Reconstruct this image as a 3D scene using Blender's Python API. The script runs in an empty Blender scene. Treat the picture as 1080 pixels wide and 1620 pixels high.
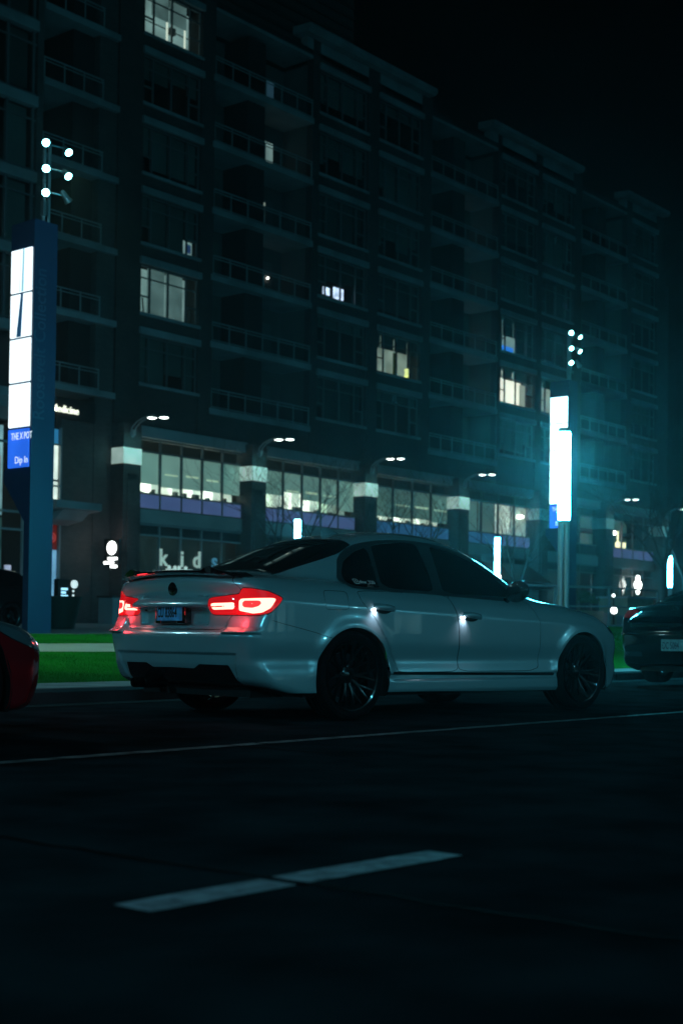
import bpy, bmesh, math, random
import numpy as np
from mathutils import Vector, Matrix
random.seed(7)
C = bpy.context.scene.collection
PI = math.pi
R = math.radians

# ------------------------------------------------------------------ camera
YAW, PITCH, ROLL = R(50.82), R(1.476), R(.706)
F = Vector((math.sin(YAW)*math.cos(PITCH), math.cos(YAW)*math.cos(PITCH), math.sin(PITCH)))
Rt = Vector((math.cos(YAW), -math.sin(YAW), 0)); Up = Rt.cross(F)
R2 = Rt*math.cos(ROLL) + Up*math.sin(ROLL); U2 = -Rt*math.sin(ROLL) + Up*math.cos(ROLL)
camd = bpy.data.cameras.new('camera'); cam = bpy.data.objects.new('camera', camd); C.objects.link(cam)
M = Matrix((R2, U2, -F)).transposed().to_4x4(); M.translation = Vector((0, 0, .606)); cam.matrix_world = M
camd.sensor_fit = 'VERTICAL'; camd.sensor_height = 36; camd.lens = 50.0; camd.shift_y = 139.05/1620
camd.clip_start = .05; camd.clip_end = 600
camd.dof.use_dof = True; camd.dof.focus_distance = 10.2; camd.dof.aperture_fstop = 3.0
S = bpy.context.scene
S.camera = cam

# ------------------------------------------------------------------ sky, faint city glow, exposure
SUN_AZ, SUN_EL = 205, 15       # where the glow of the street behind the camera comes from
w = bpy.data.worlds.new('World'); S.world = w; w.use_nodes = True
wt = w.node_tree; bg = wt.nodes['Background']
sky = wt.nodes.new('ShaderNodeTexSky'); sky.sky_type = 'NISHITA'; sky.sun_disc = False
sky.sun_elevation = R(-4); sky.sun_rotation = R(SUN_AZ); sky.air_density = 1.0; sky.dust_density = 1
wt.links.new(sky.outputs[0], bg.inputs[0]); bg.inputs[1].default_value = .006
sd = bpy.data.lights.new('street_glow', 'SUN'); sd.energy = .08; sd.angle = R(45); sd.color = (.05, .68, .95)
so = bpy.data.objects.new('street_glow', sd); C.objects.link(so)
so.rotation_euler = (R(90-SUN_EL), 0, R(-20)); so.location = (0, -20, 20)
S.view_settings.view_transform = 'Standard'; S.view_settings.look = 'None'
S.view_settings.exposure = 0; S.view_settings.gamma = 1
S.render.engine = 'CYCLES'; S.cycles.use_denoising = True
S.cycles.max_bounces = 6; S.cycles.transparent_max_bounces = 16; S.cycles.volume_bounces = 0
S.cycles.sample_clamp_indirect = 4

# ------------------------------------------------------------------ materials
def mat(name, col, rough=.6, metal=0., emit=None, es=0., coat=0., spec=.5, noise=None, bump=None, alpha=None, rvar=None):
    """principled material; noise=(scale, amount) varies the colour, bump=(scale, strength), rvar=(scale, amount) varies the gloss"""
    m = bpy.data.materials.new(name); m.use_nodes = True
    nt = m.node_tree; b = nt.nodes['Principled BSDF']
    b.inputs['Base Color'].default_value = (*col, 1); b.inputs['Roughness'].default_value = rough
    b.inputs['Metallic'].default_value = metal; b.inputs['Specular IOR Level'].default_value = spec
    b.inputs['Coat Weight'].default_value = coat; b.inputs['Coat Roughness'].default_value = .02
    if emit: b.inputs['Emission Color'].default_value = (*emit, 1); b.inputs['Emission Strength'].default_value = es
    tc = nt.nodes.new('ShaderNodeTexCoord')
    def ns(sc, det=6):
        n = nt.nodes.new('ShaderNodeTexNoise'); n.inputs['Scale'].default_value = sc; n.inputs['Detail'].default_value = det
        nt.links.new(tc.outputs['Object'], n.inputs['Vector']); return n
    if noise:
        n = ns(noise[0]); mr = nt.nodes.new('ShaderNodeMapRange')
        mr.inputs[1].default_value = .3; mr.inputs[2].default_value = .7
        mr.inputs[3].default_value = 1-noise[1]; mr.inputs[4].default_value = 1+noise[1]
        nt.links.new(n.outputs['Fac'], mr.inputs[0])
        mx = nt.nodes.new('ShaderNodeVectorMath'); mx.operation = 'SCALE'; mx.inputs[0].default_value = col
        nt.links.new(mr.outputs[0], mx.inputs['Scale']); nt.links.new(mx.outputs[0], b.inputs['Base Color'])
    if rvar:
        n = ns(rvar[0]); mr = nt.nodes.new('ShaderNodeMapRange')
        mr.inputs[3].default_value = max(.0, rough-rvar[1]); mr.inputs[4].default_value = min(1, rough+rvar[1])
        nt.links.new(n.outputs['Fac'], mr.inputs[0]); nt.links.new(mr.outputs[0], b.inputs['Roughness'])
    if bump:
        n = ns(bump[0], 8); bp = nt.nodes.new('ShaderNodeBump'); bp.inputs['Strength'].default_value = bump[1]; bp.inputs['Distance'].default_value = .02
        nt.links.new(n.outputs['Fac'], bp.inputs['Height']); nt.links.new(bp.outputs[0], b.inputs['Normal'])
    return m
def emis(name, col, s, noise=None):
    m = bpy.data.materials.new(name); m.use_nodes = True; nt = m.node_tree
    b = nt.nodes['Principled BSDF']; b.inputs['Base Color'].default_value = (*[min(.8, c) for c in col], 1)
    b.inputs['Emission Color'].default_value = (*col, 1); b.inputs['Emission Strength'].default_value = s
    b.inputs['Roughness'].default_value = .5
    if noise:
        tc = nt.nodes.new('ShaderNodeTexCoord'); n = nt.nodes.new('ShaderNodeTexNoise'); n.inputs['Scale'].default_value = noise[0]
        nt.links.new(tc.outputs['Object'], n.inputs['Vector'])
        mr = nt.nodes.new('ShaderNodeMapRange'); mr.inputs[1].default_value = .3; mr.inputs[2].default_value = .7
        mr.inputs[3].default_value = s*(1-noise[1]); mr.inputs[4].default_value = s*(1+noise[1])
        nt.links.new(n.outputs['Fac'], mr.inputs[0]); nt.links.new(mr.outputs[0], b.inputs['Emission Strength'])
    return m
def pane_mat(name, tint=(.8, .85, .85), refl=.12):
    m = bpy.data.materials.new(name); m.use_nodes = True; nt = m.node_tree; nt.nodes.clear()
    o = nt.nodes.new('ShaderNodeOutputMaterial'); t = nt.nodes.new('ShaderNodeBsdfTransparent'); t.inputs[0].default_value = (*tint, 1)
    g = nt.nodes.new('ShaderNodeBsdfGlossy'); g.inputs['Roughness'].default_value = .04; mx = nt.nodes.new('ShaderNodeMixShader')
    lw = nt.nodes.new('ShaderNodeLayerWeight'); lw.inputs[0].default_value = .5
    pw = nt.nodes.new('ShaderNodeMath'); pw.operation = 'POWER'; pw.inputs[1].default_value = 5; nt.links.new(lw.outputs['Facing'], pw.inputs[0])
    f = nt.nodes.new('ShaderNodeMath'); f.operation = 'MULTIPLY_ADD'; f.inputs[1].default_value = .9; f.inputs[2].default_value = .05; nt.links.new(pw.outputs[0], f.inputs[0])
    nt.links.new(f.outputs[0], mx.inputs[0]); nt.links.new(t.outputs[0], mx.inputs[1]); nt.links.new(g.outputs[0], mx.inputs[2])
    nt.links.new(mx.outputs[0], o.inputs[0]); return m
def brick_mat(name, c1, c2, mortar, sc=1.0):
    m = mat(name, c1, .85); nt = m.node_tree; b = nt.nodes['Principled BSDF']
    tc = nt.nodes.new('ShaderNodeTexCoord'); sp = nt.nodes.new('ShaderNodeSeparateXYZ'); nt.links.new(tc.outputs['Object'], sp.inputs[0])
    ad = nt.nodes.new('ShaderNodeMath'); nt.links.new(sp.outputs[0], ad.inputs[0]); nt.links.new(sp.outputs[1], ad.inputs[1])
    cb = nt.nodes.new('ShaderNodeCombineXYZ'); nt.links.new(ad.outputs[0], cb.inputs[0]); nt.links.new(sp.outputs[2], cb.inputs[1])
    br = nt.nodes.new('ShaderNodeTexBrick'); nt.links.new(cb.outputs[0], br.inputs['Vector'])
    br.inputs['Color1'].default_value = (*c1, 1); br.inputs['Color2'].default_value = (*c2, 1); br.inputs['Mortar'].default_value = (*mortar, 1)
    br.inputs['Scale'].default_value = sc; br.inputs['Brick Width'].default_value = .24; br.inputs['Row Height'].default_value = .1
    br.inputs['Mortar Size'].default_value = .012
    n = nt.nodes.new('ShaderNodeTexNoise'); n.inputs['Scale'].default_value = .7; n.inputs['Detail'].default_value = 6; nt.links.new(tc.outputs['Object'], n.inputs['Vector'])
    mr = nt.nodes.new('ShaderNodeMapRange'); mr.inputs[1].default_value = .3; mr.inputs[2].default_value = .7; mr.inputs[3].default_value = .7; mr.inputs[4].default_value = 1.3
    nt.links.new(n.outputs['Fac'], mr.inputs[0])
    vm = nt.nodes.new('ShaderNodeVectorMath'); vm.operation = 'SCALE'; nt.links.new(br.outputs['Color'], vm.inputs[0]); nt.links.new(mr.outputs[0], vm.inputs['Scale'])
    nt.links.new(vm.outputs[0], b.inputs['Base Color'])
    bp = nt.nodes.new('ShaderNodeBump'); bp.inputs['Strength'].default_value = .5; bp.inputs['Distance'].default_value = .01; bp.invert = True
    nt.links.new(br.outputs['Fac'], bp.inputs['Height']); nt.links.new(bp.outputs[0], b.inputs['Normal'])
    return m

# ------------------------------------------------------------------ objects
def tag(o, label=None, cat=None, group=None, kind=None):
    if label: o['label'] = label
    if cat: o['category'] = cat
    if group: o['group'] = group
    if kind: o['kind'] = kind
    return o
def empty(name, loc, label, cat, group=None, rz=0):
    o = bpy.data.objects.new(name, None); C.objects.link(o); o.location = loc; o.rotation_euler = (0, 0, rz); o.empty_display_size = .3
    return tag(o, label, cat, group)
class MB:
    """collects shapes, then links them as ONE mesh object; coordinates are world unless a parent is given with local=True"""
    def __init__(s): s.v = []; s.f = []; s.mi = []; s.cur = 0
    def mat(s, i): s.cur = i; return s
    def add(s, vs, fs):
        n = len(s.v); s.v += [tuple(map(float, q)) for q in vs]; s.f += [[n+i for i in f] for f in fs]; s.mi += [s.cur]*len(fs); return s
    def box(s, x0, x1, y0, y1, z0, z1, b=0.0):
        if b > 0:
            bm = bmesh.new(); bmesh.ops.create_cube(bm, size=1)
            for v in bm.verts: v.co = Vector((x0+(x1-x0)*(v.co.x+.5), y0+(y1-y0)*(v.co.y+.5), z0+(z1-z0)*(v.co.z+.5)))
            bmesh.ops.bevel(bm, geom=bm.edges[:], offset=b, segments=2, profile=.5, affect='EDGES')
            bm.verts.index_update(); s.add([v.co[:] for v in bm.verts], [[v.index for v in f.verts] for f in bm.faces]); bm.free(); return s
        return s.add([(x0,y0,z0),(x1,y0,z0),(x1,y1,z0),(x0,y1,z0),(x0,y0,z1),(x1,y0,z1),(x1,y1,z1),(x0,y1,z1)],
                     [(0,3,2,1),(4,5,6,7),(0,1,5,4),(1,2,6,5),(2,3,7,6),(3,0,4,7)])
    def tube(s, pts, r, n=8, cap=True):
        pts = [Vector(p) for p in pts]; rs = r if isinstance(r, (list, tuple)) else [r]*len(pts)
        vs = []; fs = []; prev = None
        for i, p in enumerate(pts):
            d = (pts[min(i+1, len(pts)-1)]-pts[max(i-1, 0)]).normalized()
            if prev is None: a = d.cross(Vector((0, 0, 1)) if abs(d.z) < .9 else Vector((1, 0, 0))).normalized()
            else: a = (prev - d*prev.dot(d)).normalized()
            prev = a; b = d.cross(a)
            for k in range(n): vs.append(p+(a*math.cos(2*PI*k/n)+b*math.sin(2*PI*k/n))*rs[i])
        for i in range(len(pts)-1):
            for k in range(n): fs.append((i*n+k, i*n+(k+1) % n, (i+1)*n+(k+1) % n, (i+1)*n+k))
        if cap: fs.append(tuple(range(n-1, -1, -1))); fs.append(tuple((len(pts)-1)*n+k for k in range(n)))
        return s.add(vs, fs)
    def lathe(s, prof, org=(0,0,0), axis='z', n=24):
        """prof: list of (radius, height) turned round an axis through org"""
        vs = []; fs = []
        for r, h in prof:
            for k in range(n):
                a = 2*PI*k/n; c, d = r*math.cos(a), r*math.sin(a)
                q = {'z': (c, d, h), 'y': (c, h, d), 'x': (h, c, d)}[axis]; vs.append((q[0]+org[0], q[1]+org[1], q[2]+org[2]))
        for i in range(len(prof)-1):
            for k in range(n): fs.append((i*n+k, i*n+(k+1) % n, (i+1)*n+(k+1) % n, (i+1)*n+k))
        return s.add(vs, fs)
    def prism(s, poly, axis, a, b):
        """poly: 2-D outline in the two other axes (in xyz order), extruded along axis from a to b"""
        n = len(poly)
        def P(u, t): return {'x': (t, u[0], u[1]), 'y': (u[0], t, u[1]), 'z': (u[0], u[1], t)}[axis]
        return s.add([P(u, a) for u in poly]+[P(u, b) for u in poly],
                     [tuple(range(n))[::-1], tuple(range(n, 2*n))]+[(i, (i+1) % n, n+(i+1) % n, n+i) for i in range(n)])
    def quad(s, *p): return s.add(p, [tuple(range(len(p)))])
    def build(s, name, m, parent=None, smooth=False, local=False, kind=None):
        me = bpy.data.meshes.new(name); me.from_pydata(s.v, [], s.f)
        ms = m if isinstance(m, (list, tuple)) else [m]
        for q in ms:
            if q: me.materials.append(q)
        if len(ms) > 1: me.polygons.foreach_set('material_index', s.mi)
        bm = bmesh.new(); bm.from_mesh(me); bmesh.ops.recalc_face_normals(bm, faces=bm.faces[:]); bm.to_mesh(me); bm.free()
        if smooth: me.shade_smooth() if smooth is True else smooth_angle(me, smooth)
        o = bpy.data.objects.new(name, me); C.objects.link(o)
        if parent:
            o.parent = parent
            if not local: o.matrix_parent_inverse = wm(parent).inverted()
        if kind: o['kind'] = kind
        return o
def wm(o):
    m = Matrix.LocRotScale(o.location, o.rotation_euler, o.scale)
    return wm(o.parent) @ o.matrix_parent_inverse @ m if o.parent else m
def smooth_angle(me, deg):
    me.shade_smooth()
    bm = bmesh.new(); bm.from_mesh(me)
    for e in bm.edges:
        if len(e.link_faces) == 2 and e.calc_face_angle(0) > R(deg): e.smooth = False
    bm.to_mesh(me); bm.free()
def text_mesh(name, body, size, m, parent, mtx, ext=.01, offset=0., local=False, sx=1.):
    """lettering as a mesh; mtx places it (text lies in its local xy plane, origin at its lower left)"""
    cu = bpy.data.curves.new(name, 'FONT'); cu.body = body; cu.size = size; cu.extrude = ext; cu.offset = offset; cu.resolution_u = 3
    t = bpy.data.objects.new(name, cu); C.objects.link(t)
    dg = bpy.context.evaluated_depsgraph_get(); me = bpy.data.meshes.new_from_object(t.evaluated_get(dg))
    bpy.data.objects.remove(t); bpy.data.curves.remove(cu)
    me.transform(Matrix.Diagonal((sx, 1, 1, 1))); me.transform(mtx); me.materials.clear(); me.materials.append(m)
    o = bpy.data.objects.new(name, me); C.objects.link(o)
    if parent:
        o.parent = parent
        if not local: o.matrix_parent_inverse = wm(parent).inverted()
    return o
def frame_m(org, xdir, ydir):
    x = Vector(xdir).normalized(); y = Vector(ydir).normalized(); z = x.cross(y)
    m = Matrix((x, y, z)).transposed().to_4x4(); m.translation = Vector(org); return m
def copy_tree(o, parent=None):
    c = o.copy(); C.objects.link(c); c.parent = parent
    for ch in list(o.children): copy_tree(ch, c)
    return c
# ------------------------------------------------------------------ palette
mt = {}
mt['asphalt'] = mat('asphalt', (.020, .029, .033), .8, noise=(2.1, .45), bump=(160, .8), rvar=(.9, .10), spec=0)
mt['line'] = mat('worn_line_paint', (.31, .29, .32), .7, noise=(14, .55), bump=(120, .4), spec=.1)
mt['tar'] = mat('tar_joint', (.0025, .003, .003), .8, spec=.01)
mt['concrete'] = mat('concrete', (.27, .28, .28), .8, noise=(2.2, .25), bump=(60, .3))
mt['gutter'] = mat('gutter_concrete', (.05, .055, .06), .75, noise=(2.5, .3), bump=(70, .35))
mt['path'] = mat('path_concrete', (.34, .34, .31), .8, noise=(1.5, .12), bump=(60, .2))
mt['turf'] = mat('turf_soil', (.010, .14, .016), .9, noise=(6, .2), bump=(90, .4), spec=.03)
mt['blade'] = mat('grass_blade', (.018, .22, .026), .7, noise=(.9, .4), spec=.03)
mt['paving'] = mat('plaza_paving', (.16, .17, .18), .75, noise=(.8, .25), bump=(30, .2))
mt['brick'] = brick_mat('dark_brick', (.050, .036, .034), (.032, .026, .026), (.030, .032, .032))
mt['brick2'] = brick_mat('brown_brick', (.070, .062, .060), (.048, .044, .043), (.042, .045, .045))
mt['stone'] = mat('pale_stone', (.42, .42, .40), .7, noise=(1.2, .15), bump=(20, .1))
mt['slab'] = mat('painted_concrete', (.18, .20, .21), .75, noise=(.7, .3))
mt['band'] = mat('fascia_panel', (.17, .20, .21), .6, noise=(.6, .2))
mt['darkwall'] = mat('recess_wall', (.075, .08, .08), .8, noise=(.5, .2))
mt['closet'] = mat('dark_panel', (.012, .011, .011), .8)
mt['frame'] = mat('window_frame', (.09, .10, .105), .5)
mt['rail'] = mat('railing_metal', (.20, .225, .235), .5)
mt['infill'] = pane_mat('railing_mesh', (.72, .72, .72))
mt['pane'] = pane_mat('window_pane')
mt['room'] = mat('dark_room', (.02, .022, .022), .9)
mt['blind'] = mat('roller_blind', (.10, .12, .11), .85, noise=(.4, .2))
mt['steel'] = mat('brushed_steel', (.35, .38, .40), .35, metal=.85, rvar=(8, .1))
mt['navy'] = mat('navy_metal', (.009, .036, .09), .42, noise=(.8, .1))
mt['navy_text'] = mat('navy_lettering', (.035, .085, .15), .4)
mt['black'] = mat('black_plastic', (.012, .012, .013), .5)
mt['gloss_black'] = mat('gloss_black', (.006, .006, .007), .08, coat=1)
mt['tyre'] = mat('tyre_rubber', (.004, .004, .005), .9, spec=.15, bump=(80, .15))
mt['rim'] = mat('black_alloy', (.003, .003, .0035), .22, coat=.25)
mt['disc'] = mat('brake_steel', (.03, .03, .035), .35, metal=1)
mt['bark'] = mat('bark', (.05, .045, .04), .9, bump=(40, .5))
mt['leaf'] = mat('shrub_leaf', (.05, .10, .04), .7)
mt['planter'] = mat('planter_wood', (.20, .22, .17), .7, noise=(2, .2))
mt['tint'] = mat('tinted_glass', (.003, .004, .005), .03, spec=.6, coat=.3)
mt['chrome'] = mat('chrome', (.75, .77, .78), .08, metal=1)
mt['white_lamp'] = emis('lit_diffuser', (.10, .72, 1.0), 70); mt['bright_lamp'] = emis('bright_diffuser', (.05, .70, .95), 370)
mt['spot_lamp'] = emis('lit_floodlight', (.28, .85, .9), 25)
mt['sconce_lamp'] = emis('lit_sconce', (.90, 1., .92), 7)
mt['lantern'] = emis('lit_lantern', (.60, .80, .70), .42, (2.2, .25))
mt['sign_white'] = emis('lit_sign_white', (.95, 1., .95), 4)

# ------------------------------------------------------------------ ground
def plaza_z(x): return .58+.42*min(1, max(0, (x-17)/20))
def kerb_y(x): return 9.6+.055*(x-8.3)
def sheet(name, xs, ys, zf, m, kind='structure'):
    v = [(x, yf(x) if callable(yf) else yf, 0) for x in xs for yf in ys]; v = [(a, b, zf(a, b)) for a, b, _ in v]; n = len(ys)
    b = MB(); b.add(v, [(i*n+j, (i+1)*n+j, (i+1)*n+j+1, i*n+j+1) for i in range(len(xs)-1) for j in range(n-1)])
    return b.build(name, m, smooth=True, kind=kind)
b = MB(); b.quad((-300, -300, -.03), (400, -300, -.03), (400, 400, -.03), (-300, 400, -.03)); b.build('ground', mt['gutter'], kind='structure')
XS = list(np.linspace(-60, 160, 45))
sheet('road', XS, [-14, -8, -2, 2.3, 5.4, 8, lambda x: kerb_y(x)-.32], lambda x, y: 0, mt['asphalt'])
sheet('gutter', XS, [lambda x: kerb_y(x)-.32, lambda x: kerb_y(x)+.02], lambda x, y: .004, mat('gutter_pan', (.028, .038, .042), .8, noise=(2.5, .3), spec=.02))
mt['faint_line'] = mat('faded_line_paint', (.20, .21, .21), .8, noise=(10, .7), spec=.02)
def dash_mark(x0, y0, x1, y1, wd, name, m='line'):
    d = Vector((x1-x0, y1-y0)).normalized(); n = Vector((-d.y, d.x))*wd/2; L = (Vector((x1, y1))-Vector((x0, y0))).length
    rng = random.Random(3); b = MB(); v = []; k = max(2, int(L/.12))
    for i in range(k+1):
        t = i/k; p = Vector((x0, y0)).lerp(Vector((x1, y1)), t); j = 1+rng.uniform(-.05, .05)
        v += [(p.x-n.x*j, p.y-n.y*j, .004), (p.x+n.x*j, p.y+n.y*j, .004)]
    b.add(v, [(2*i, 2*i+2, 2*i+3, 2*i+1) for i in range(k)]); b.build(name, mt[m], kind='structure')
dash_mark(-20, 5.38, 5.9, 5.385, .10, 'lane_line', 'faint_line'); dash_mark(5.93, 5.385, 60, 5.37, .10, 'lane_line', 'faint_line')
for k in range(-2, 9):
    if k in (0,): dash_mark(2.15, 2.335, 2.62, 2.325, .125, 'lane_dash'); dash_mark(2.66, 2.325, 3.29, 2.295, .125, 'lane_dash')
    else: dash_mark(2.15+k*6.1, 2.33, 3.4+k*6.1, 2.31, .125, 'lane_dash')
b = MB()
for x0, y0, x1, y1 in ((2.66, 1.2, 2.62, 3.6), (5.6, 4.3, 5.95, 9.2), (13, 5.4, 13.1, 9.6)):
    d = Vector((x1-x0, y1-y0)).normalized(); n = Vector((-d.y, d.x))*.009; L = 24; v = []; rng = random.Random(x0)
    for i in range(L+1):
        p = Vector((x0, y0)).lerp(Vector((x1, y1)), i/L)+n*rng.uniform(-1.5, 1.5); v += [(p.x-n.x, p.y-n.y, .0065), (p.x+n.x, p.y+n.y, .0065)]
    b.add(v, [(2*i, 2*i+2, 2*i+3, 2*i+1) for i in range(L)])
b.build('road_crack', mt['tar'], kind='structure')
# kerb with joints every 3 m, the paved strip behind it, the lawn rising to the plaza
b = MB(); x = -20
while x < 90:
    x1 = x+2.985; a0, a1 = kerb_y(x), kerb_y(x1)
    pr = [(0, -.05), (.01, .10), (.035, .128), (.20, .128), (.20, -.05)]
    vs = [(x, a0+p, q) for p, q in pr]+[(x1, a1+p, q) for p, q in pr]
    b.add(vs, [(0, 1, 2, 3, 4), (9, 8, 7, 6, 5)]+[(i, (i+1) % 5, 5+(i+1) % 5, 5+i) for i in range(5)]); x += 3
b.build('kerb', mt['gutter'], kind='structure')
sheet('sidewalk', XS, [lambda x: kerb_y(x)+.19, lambda x: kerb_y(x)+1.25], lambda x, y: .122, mt['concrete'])
LX = list(np.linspace(-40, 140, 61))
def lawn_z(x, y):
    y0 = kerb_y(x)+1.2; t = (y-y0)/(20-y0); return .118+(plaza_z(x)-.118)*min(1.05, max(0, t))
sheet('lawn_soil', LX, [(lambda t: (lambda x: kerb_y(x)+1.2+(20.1-kerb_y(x)-1.2)*t))(k/8) for k in range(9)], lambda x, y: lawn_z(x, y)-.0, mt['turf'])
sheet('plaza', LX, [20.0, 24, 30, 38, 46.8, 80], lambda x, y: plaza_z(x)+.006+(.0 if y < 79 else 0), mt['paving'])
# garden path crossing the lawn: a ribbon 6 mm above it that bends up to the plaza
pl = [(-30, 16.3), (0, 16.3), (14, 16.25), (20, 16.4), (23.5, 17.2), (25.5, 19), (26.2, 20.4)]
b = MB(); v = []
for i, (x, y) in enumerate(pl):
    a = Vector(pl[max(0, i-1)]); c = Vector(pl[min(len(pl)-1, i+1)]); d = (c-a).normalized(); n = Vector((-d.y, d.x))*.9
    for k in range(5):
        q = Vector((x, y))+n*(k/2-1); v.append((q.x, q.y, max(lawn_z(q.x, q.y), 0)+.012 if q.y < 20 else plaza_z(q.x)+.012))
b.add(v, [(i*5+k, (i+1)*5+k, (i+1)*5+k+1, i*5+k+1) for i in range(len(pl)-1) for k in range(4)])
b.build('path', mt['path'], kind='structure')
def on_path(x, y):
    for (x0, y0), (x1, y1) in zip(pl, pl[1:]):
        ex, ey = x1-x0, y1-y0; t = max(0, min(1, ((x-x0)*ex+(y-y0)*ey)/(ex*ex+ey*ey)))
        if math.hypot(x-x0-t*ex, y-y0-t*ey) < .92: return True
    return False
# mown grass: blades where the camera side of the lawn shows, thinner with distance
rng = random.Random(11); vs = []; fs = []
def blades(x0, x1, y0, y1, n, hh, ww):
    for _ in range(n):
        x = rng.uniform(x0, x1); t = rng.random(); ya = kerb_y(x)+1.25; y = ya+(y1-ya)*t if y0 is None else rng.uniform(y0, y1)
        if on_path(x, y): continue
        z = lawn_z(x, y); a = rng.uniform(0, PI); h = hh*rng.uniform(.6, 1.2); ca, sa = math.cos(a)*ww, math.sin(a)*ww
        lx, ly = rng.uniform(-.6, .6)*h, rng.uniform(-.6, .6)*h; k = len(vs)
        vs.extend([(x-ca, y-sa, z), (x+ca, y+sa, z), (x+lx, y+ly, z+h)]); fs.append((k, k+1, k+2))
blades(9, 20, None, 20, 110000, .022, .004)
blades(28, 40, None, 20, 60000, .03, .007)
g = MB(); g.v = vs; g.f = fs; g.mi = [0]*len(fs)
me = bpy.data.meshes.new('grass'); me.from_pydata(vs, [], fs); me.materials.append(mt['blade'])
o = bpy.data.objects.new('grass', me); C.objects.link(o); tag(o, 'short mown green grass on the lawn behind the kerb', 'grass', kind='stuff')
# ------------------------------------------------------------------ car bodies: one smooth closed surface per car, cut along its seams into parts
def spl(pts, n=800):
    """smooth curve through points (natural cubic spline) as a lookup table"""
    p=np.array(pts,float); x=p[:,0]; y=p[:,1]; N=len(x); h=np.diff(x)
    A=np.eye(N); r=np.zeros(N)
    for i in range(1,N-1):
        A[i,i-1]=h[i-1]; A[i,i]=2*(h[i-1]+h[i]); A[i,i+1]=h[i]
        r[i]=6*((y[i+1]-y[i])/h[i]-(y[i]-y[i-1])/h[i-1])
    m=np.linalg.solve(A,r)
    X=np.linspace(x[0],x[-1],n); k=np.clip(np.searchsorted(x,X)-1,0,N-2)
    a=(x[k+1]-X)/h[k]; b=(X-x[k])/h[k]
    Y=a*y[k]+b*y[k+1]+((a**3-a)*m[k]+(b**3-b)*m[k+1])*h[k]**2/6
    def f(q): return np.interp(q,X,Y)
    return f
def pch(pts, n=1500, sm=0.0):
    """monotone piecewise curve, optionally blurred by sm"""
    p=np.array(pts,float); X=np.linspace(p[0,0]-.3,p[-1,0]+.3,n); Y=np.interp(X,p[:,0],p[:,1])
    if sm>0:
        d=X[1]-X[0]; r=int(3*sm/d)+1; k=np.exp(-.5*(np.arange(-r,r+1)*d/sm)**2); k/=k.sum()
        Y=np.convolve(np.pad(Y,r,mode='edge'),k,mode='valid')
    return lambda q: np.interp(q,X,Y)
def smax(a,b,k):
    h=np.maximum(k-np.abs(a-b),0)/k
    return np.maximum(a,b)+h*h*k*.25
def smin(a,b,k): return -smax(-a,-b,k)
def sstep(a,b,x):
    t=np.clip((x-a)/(b-a),0,1); return t*t*(3-2*t)

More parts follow.
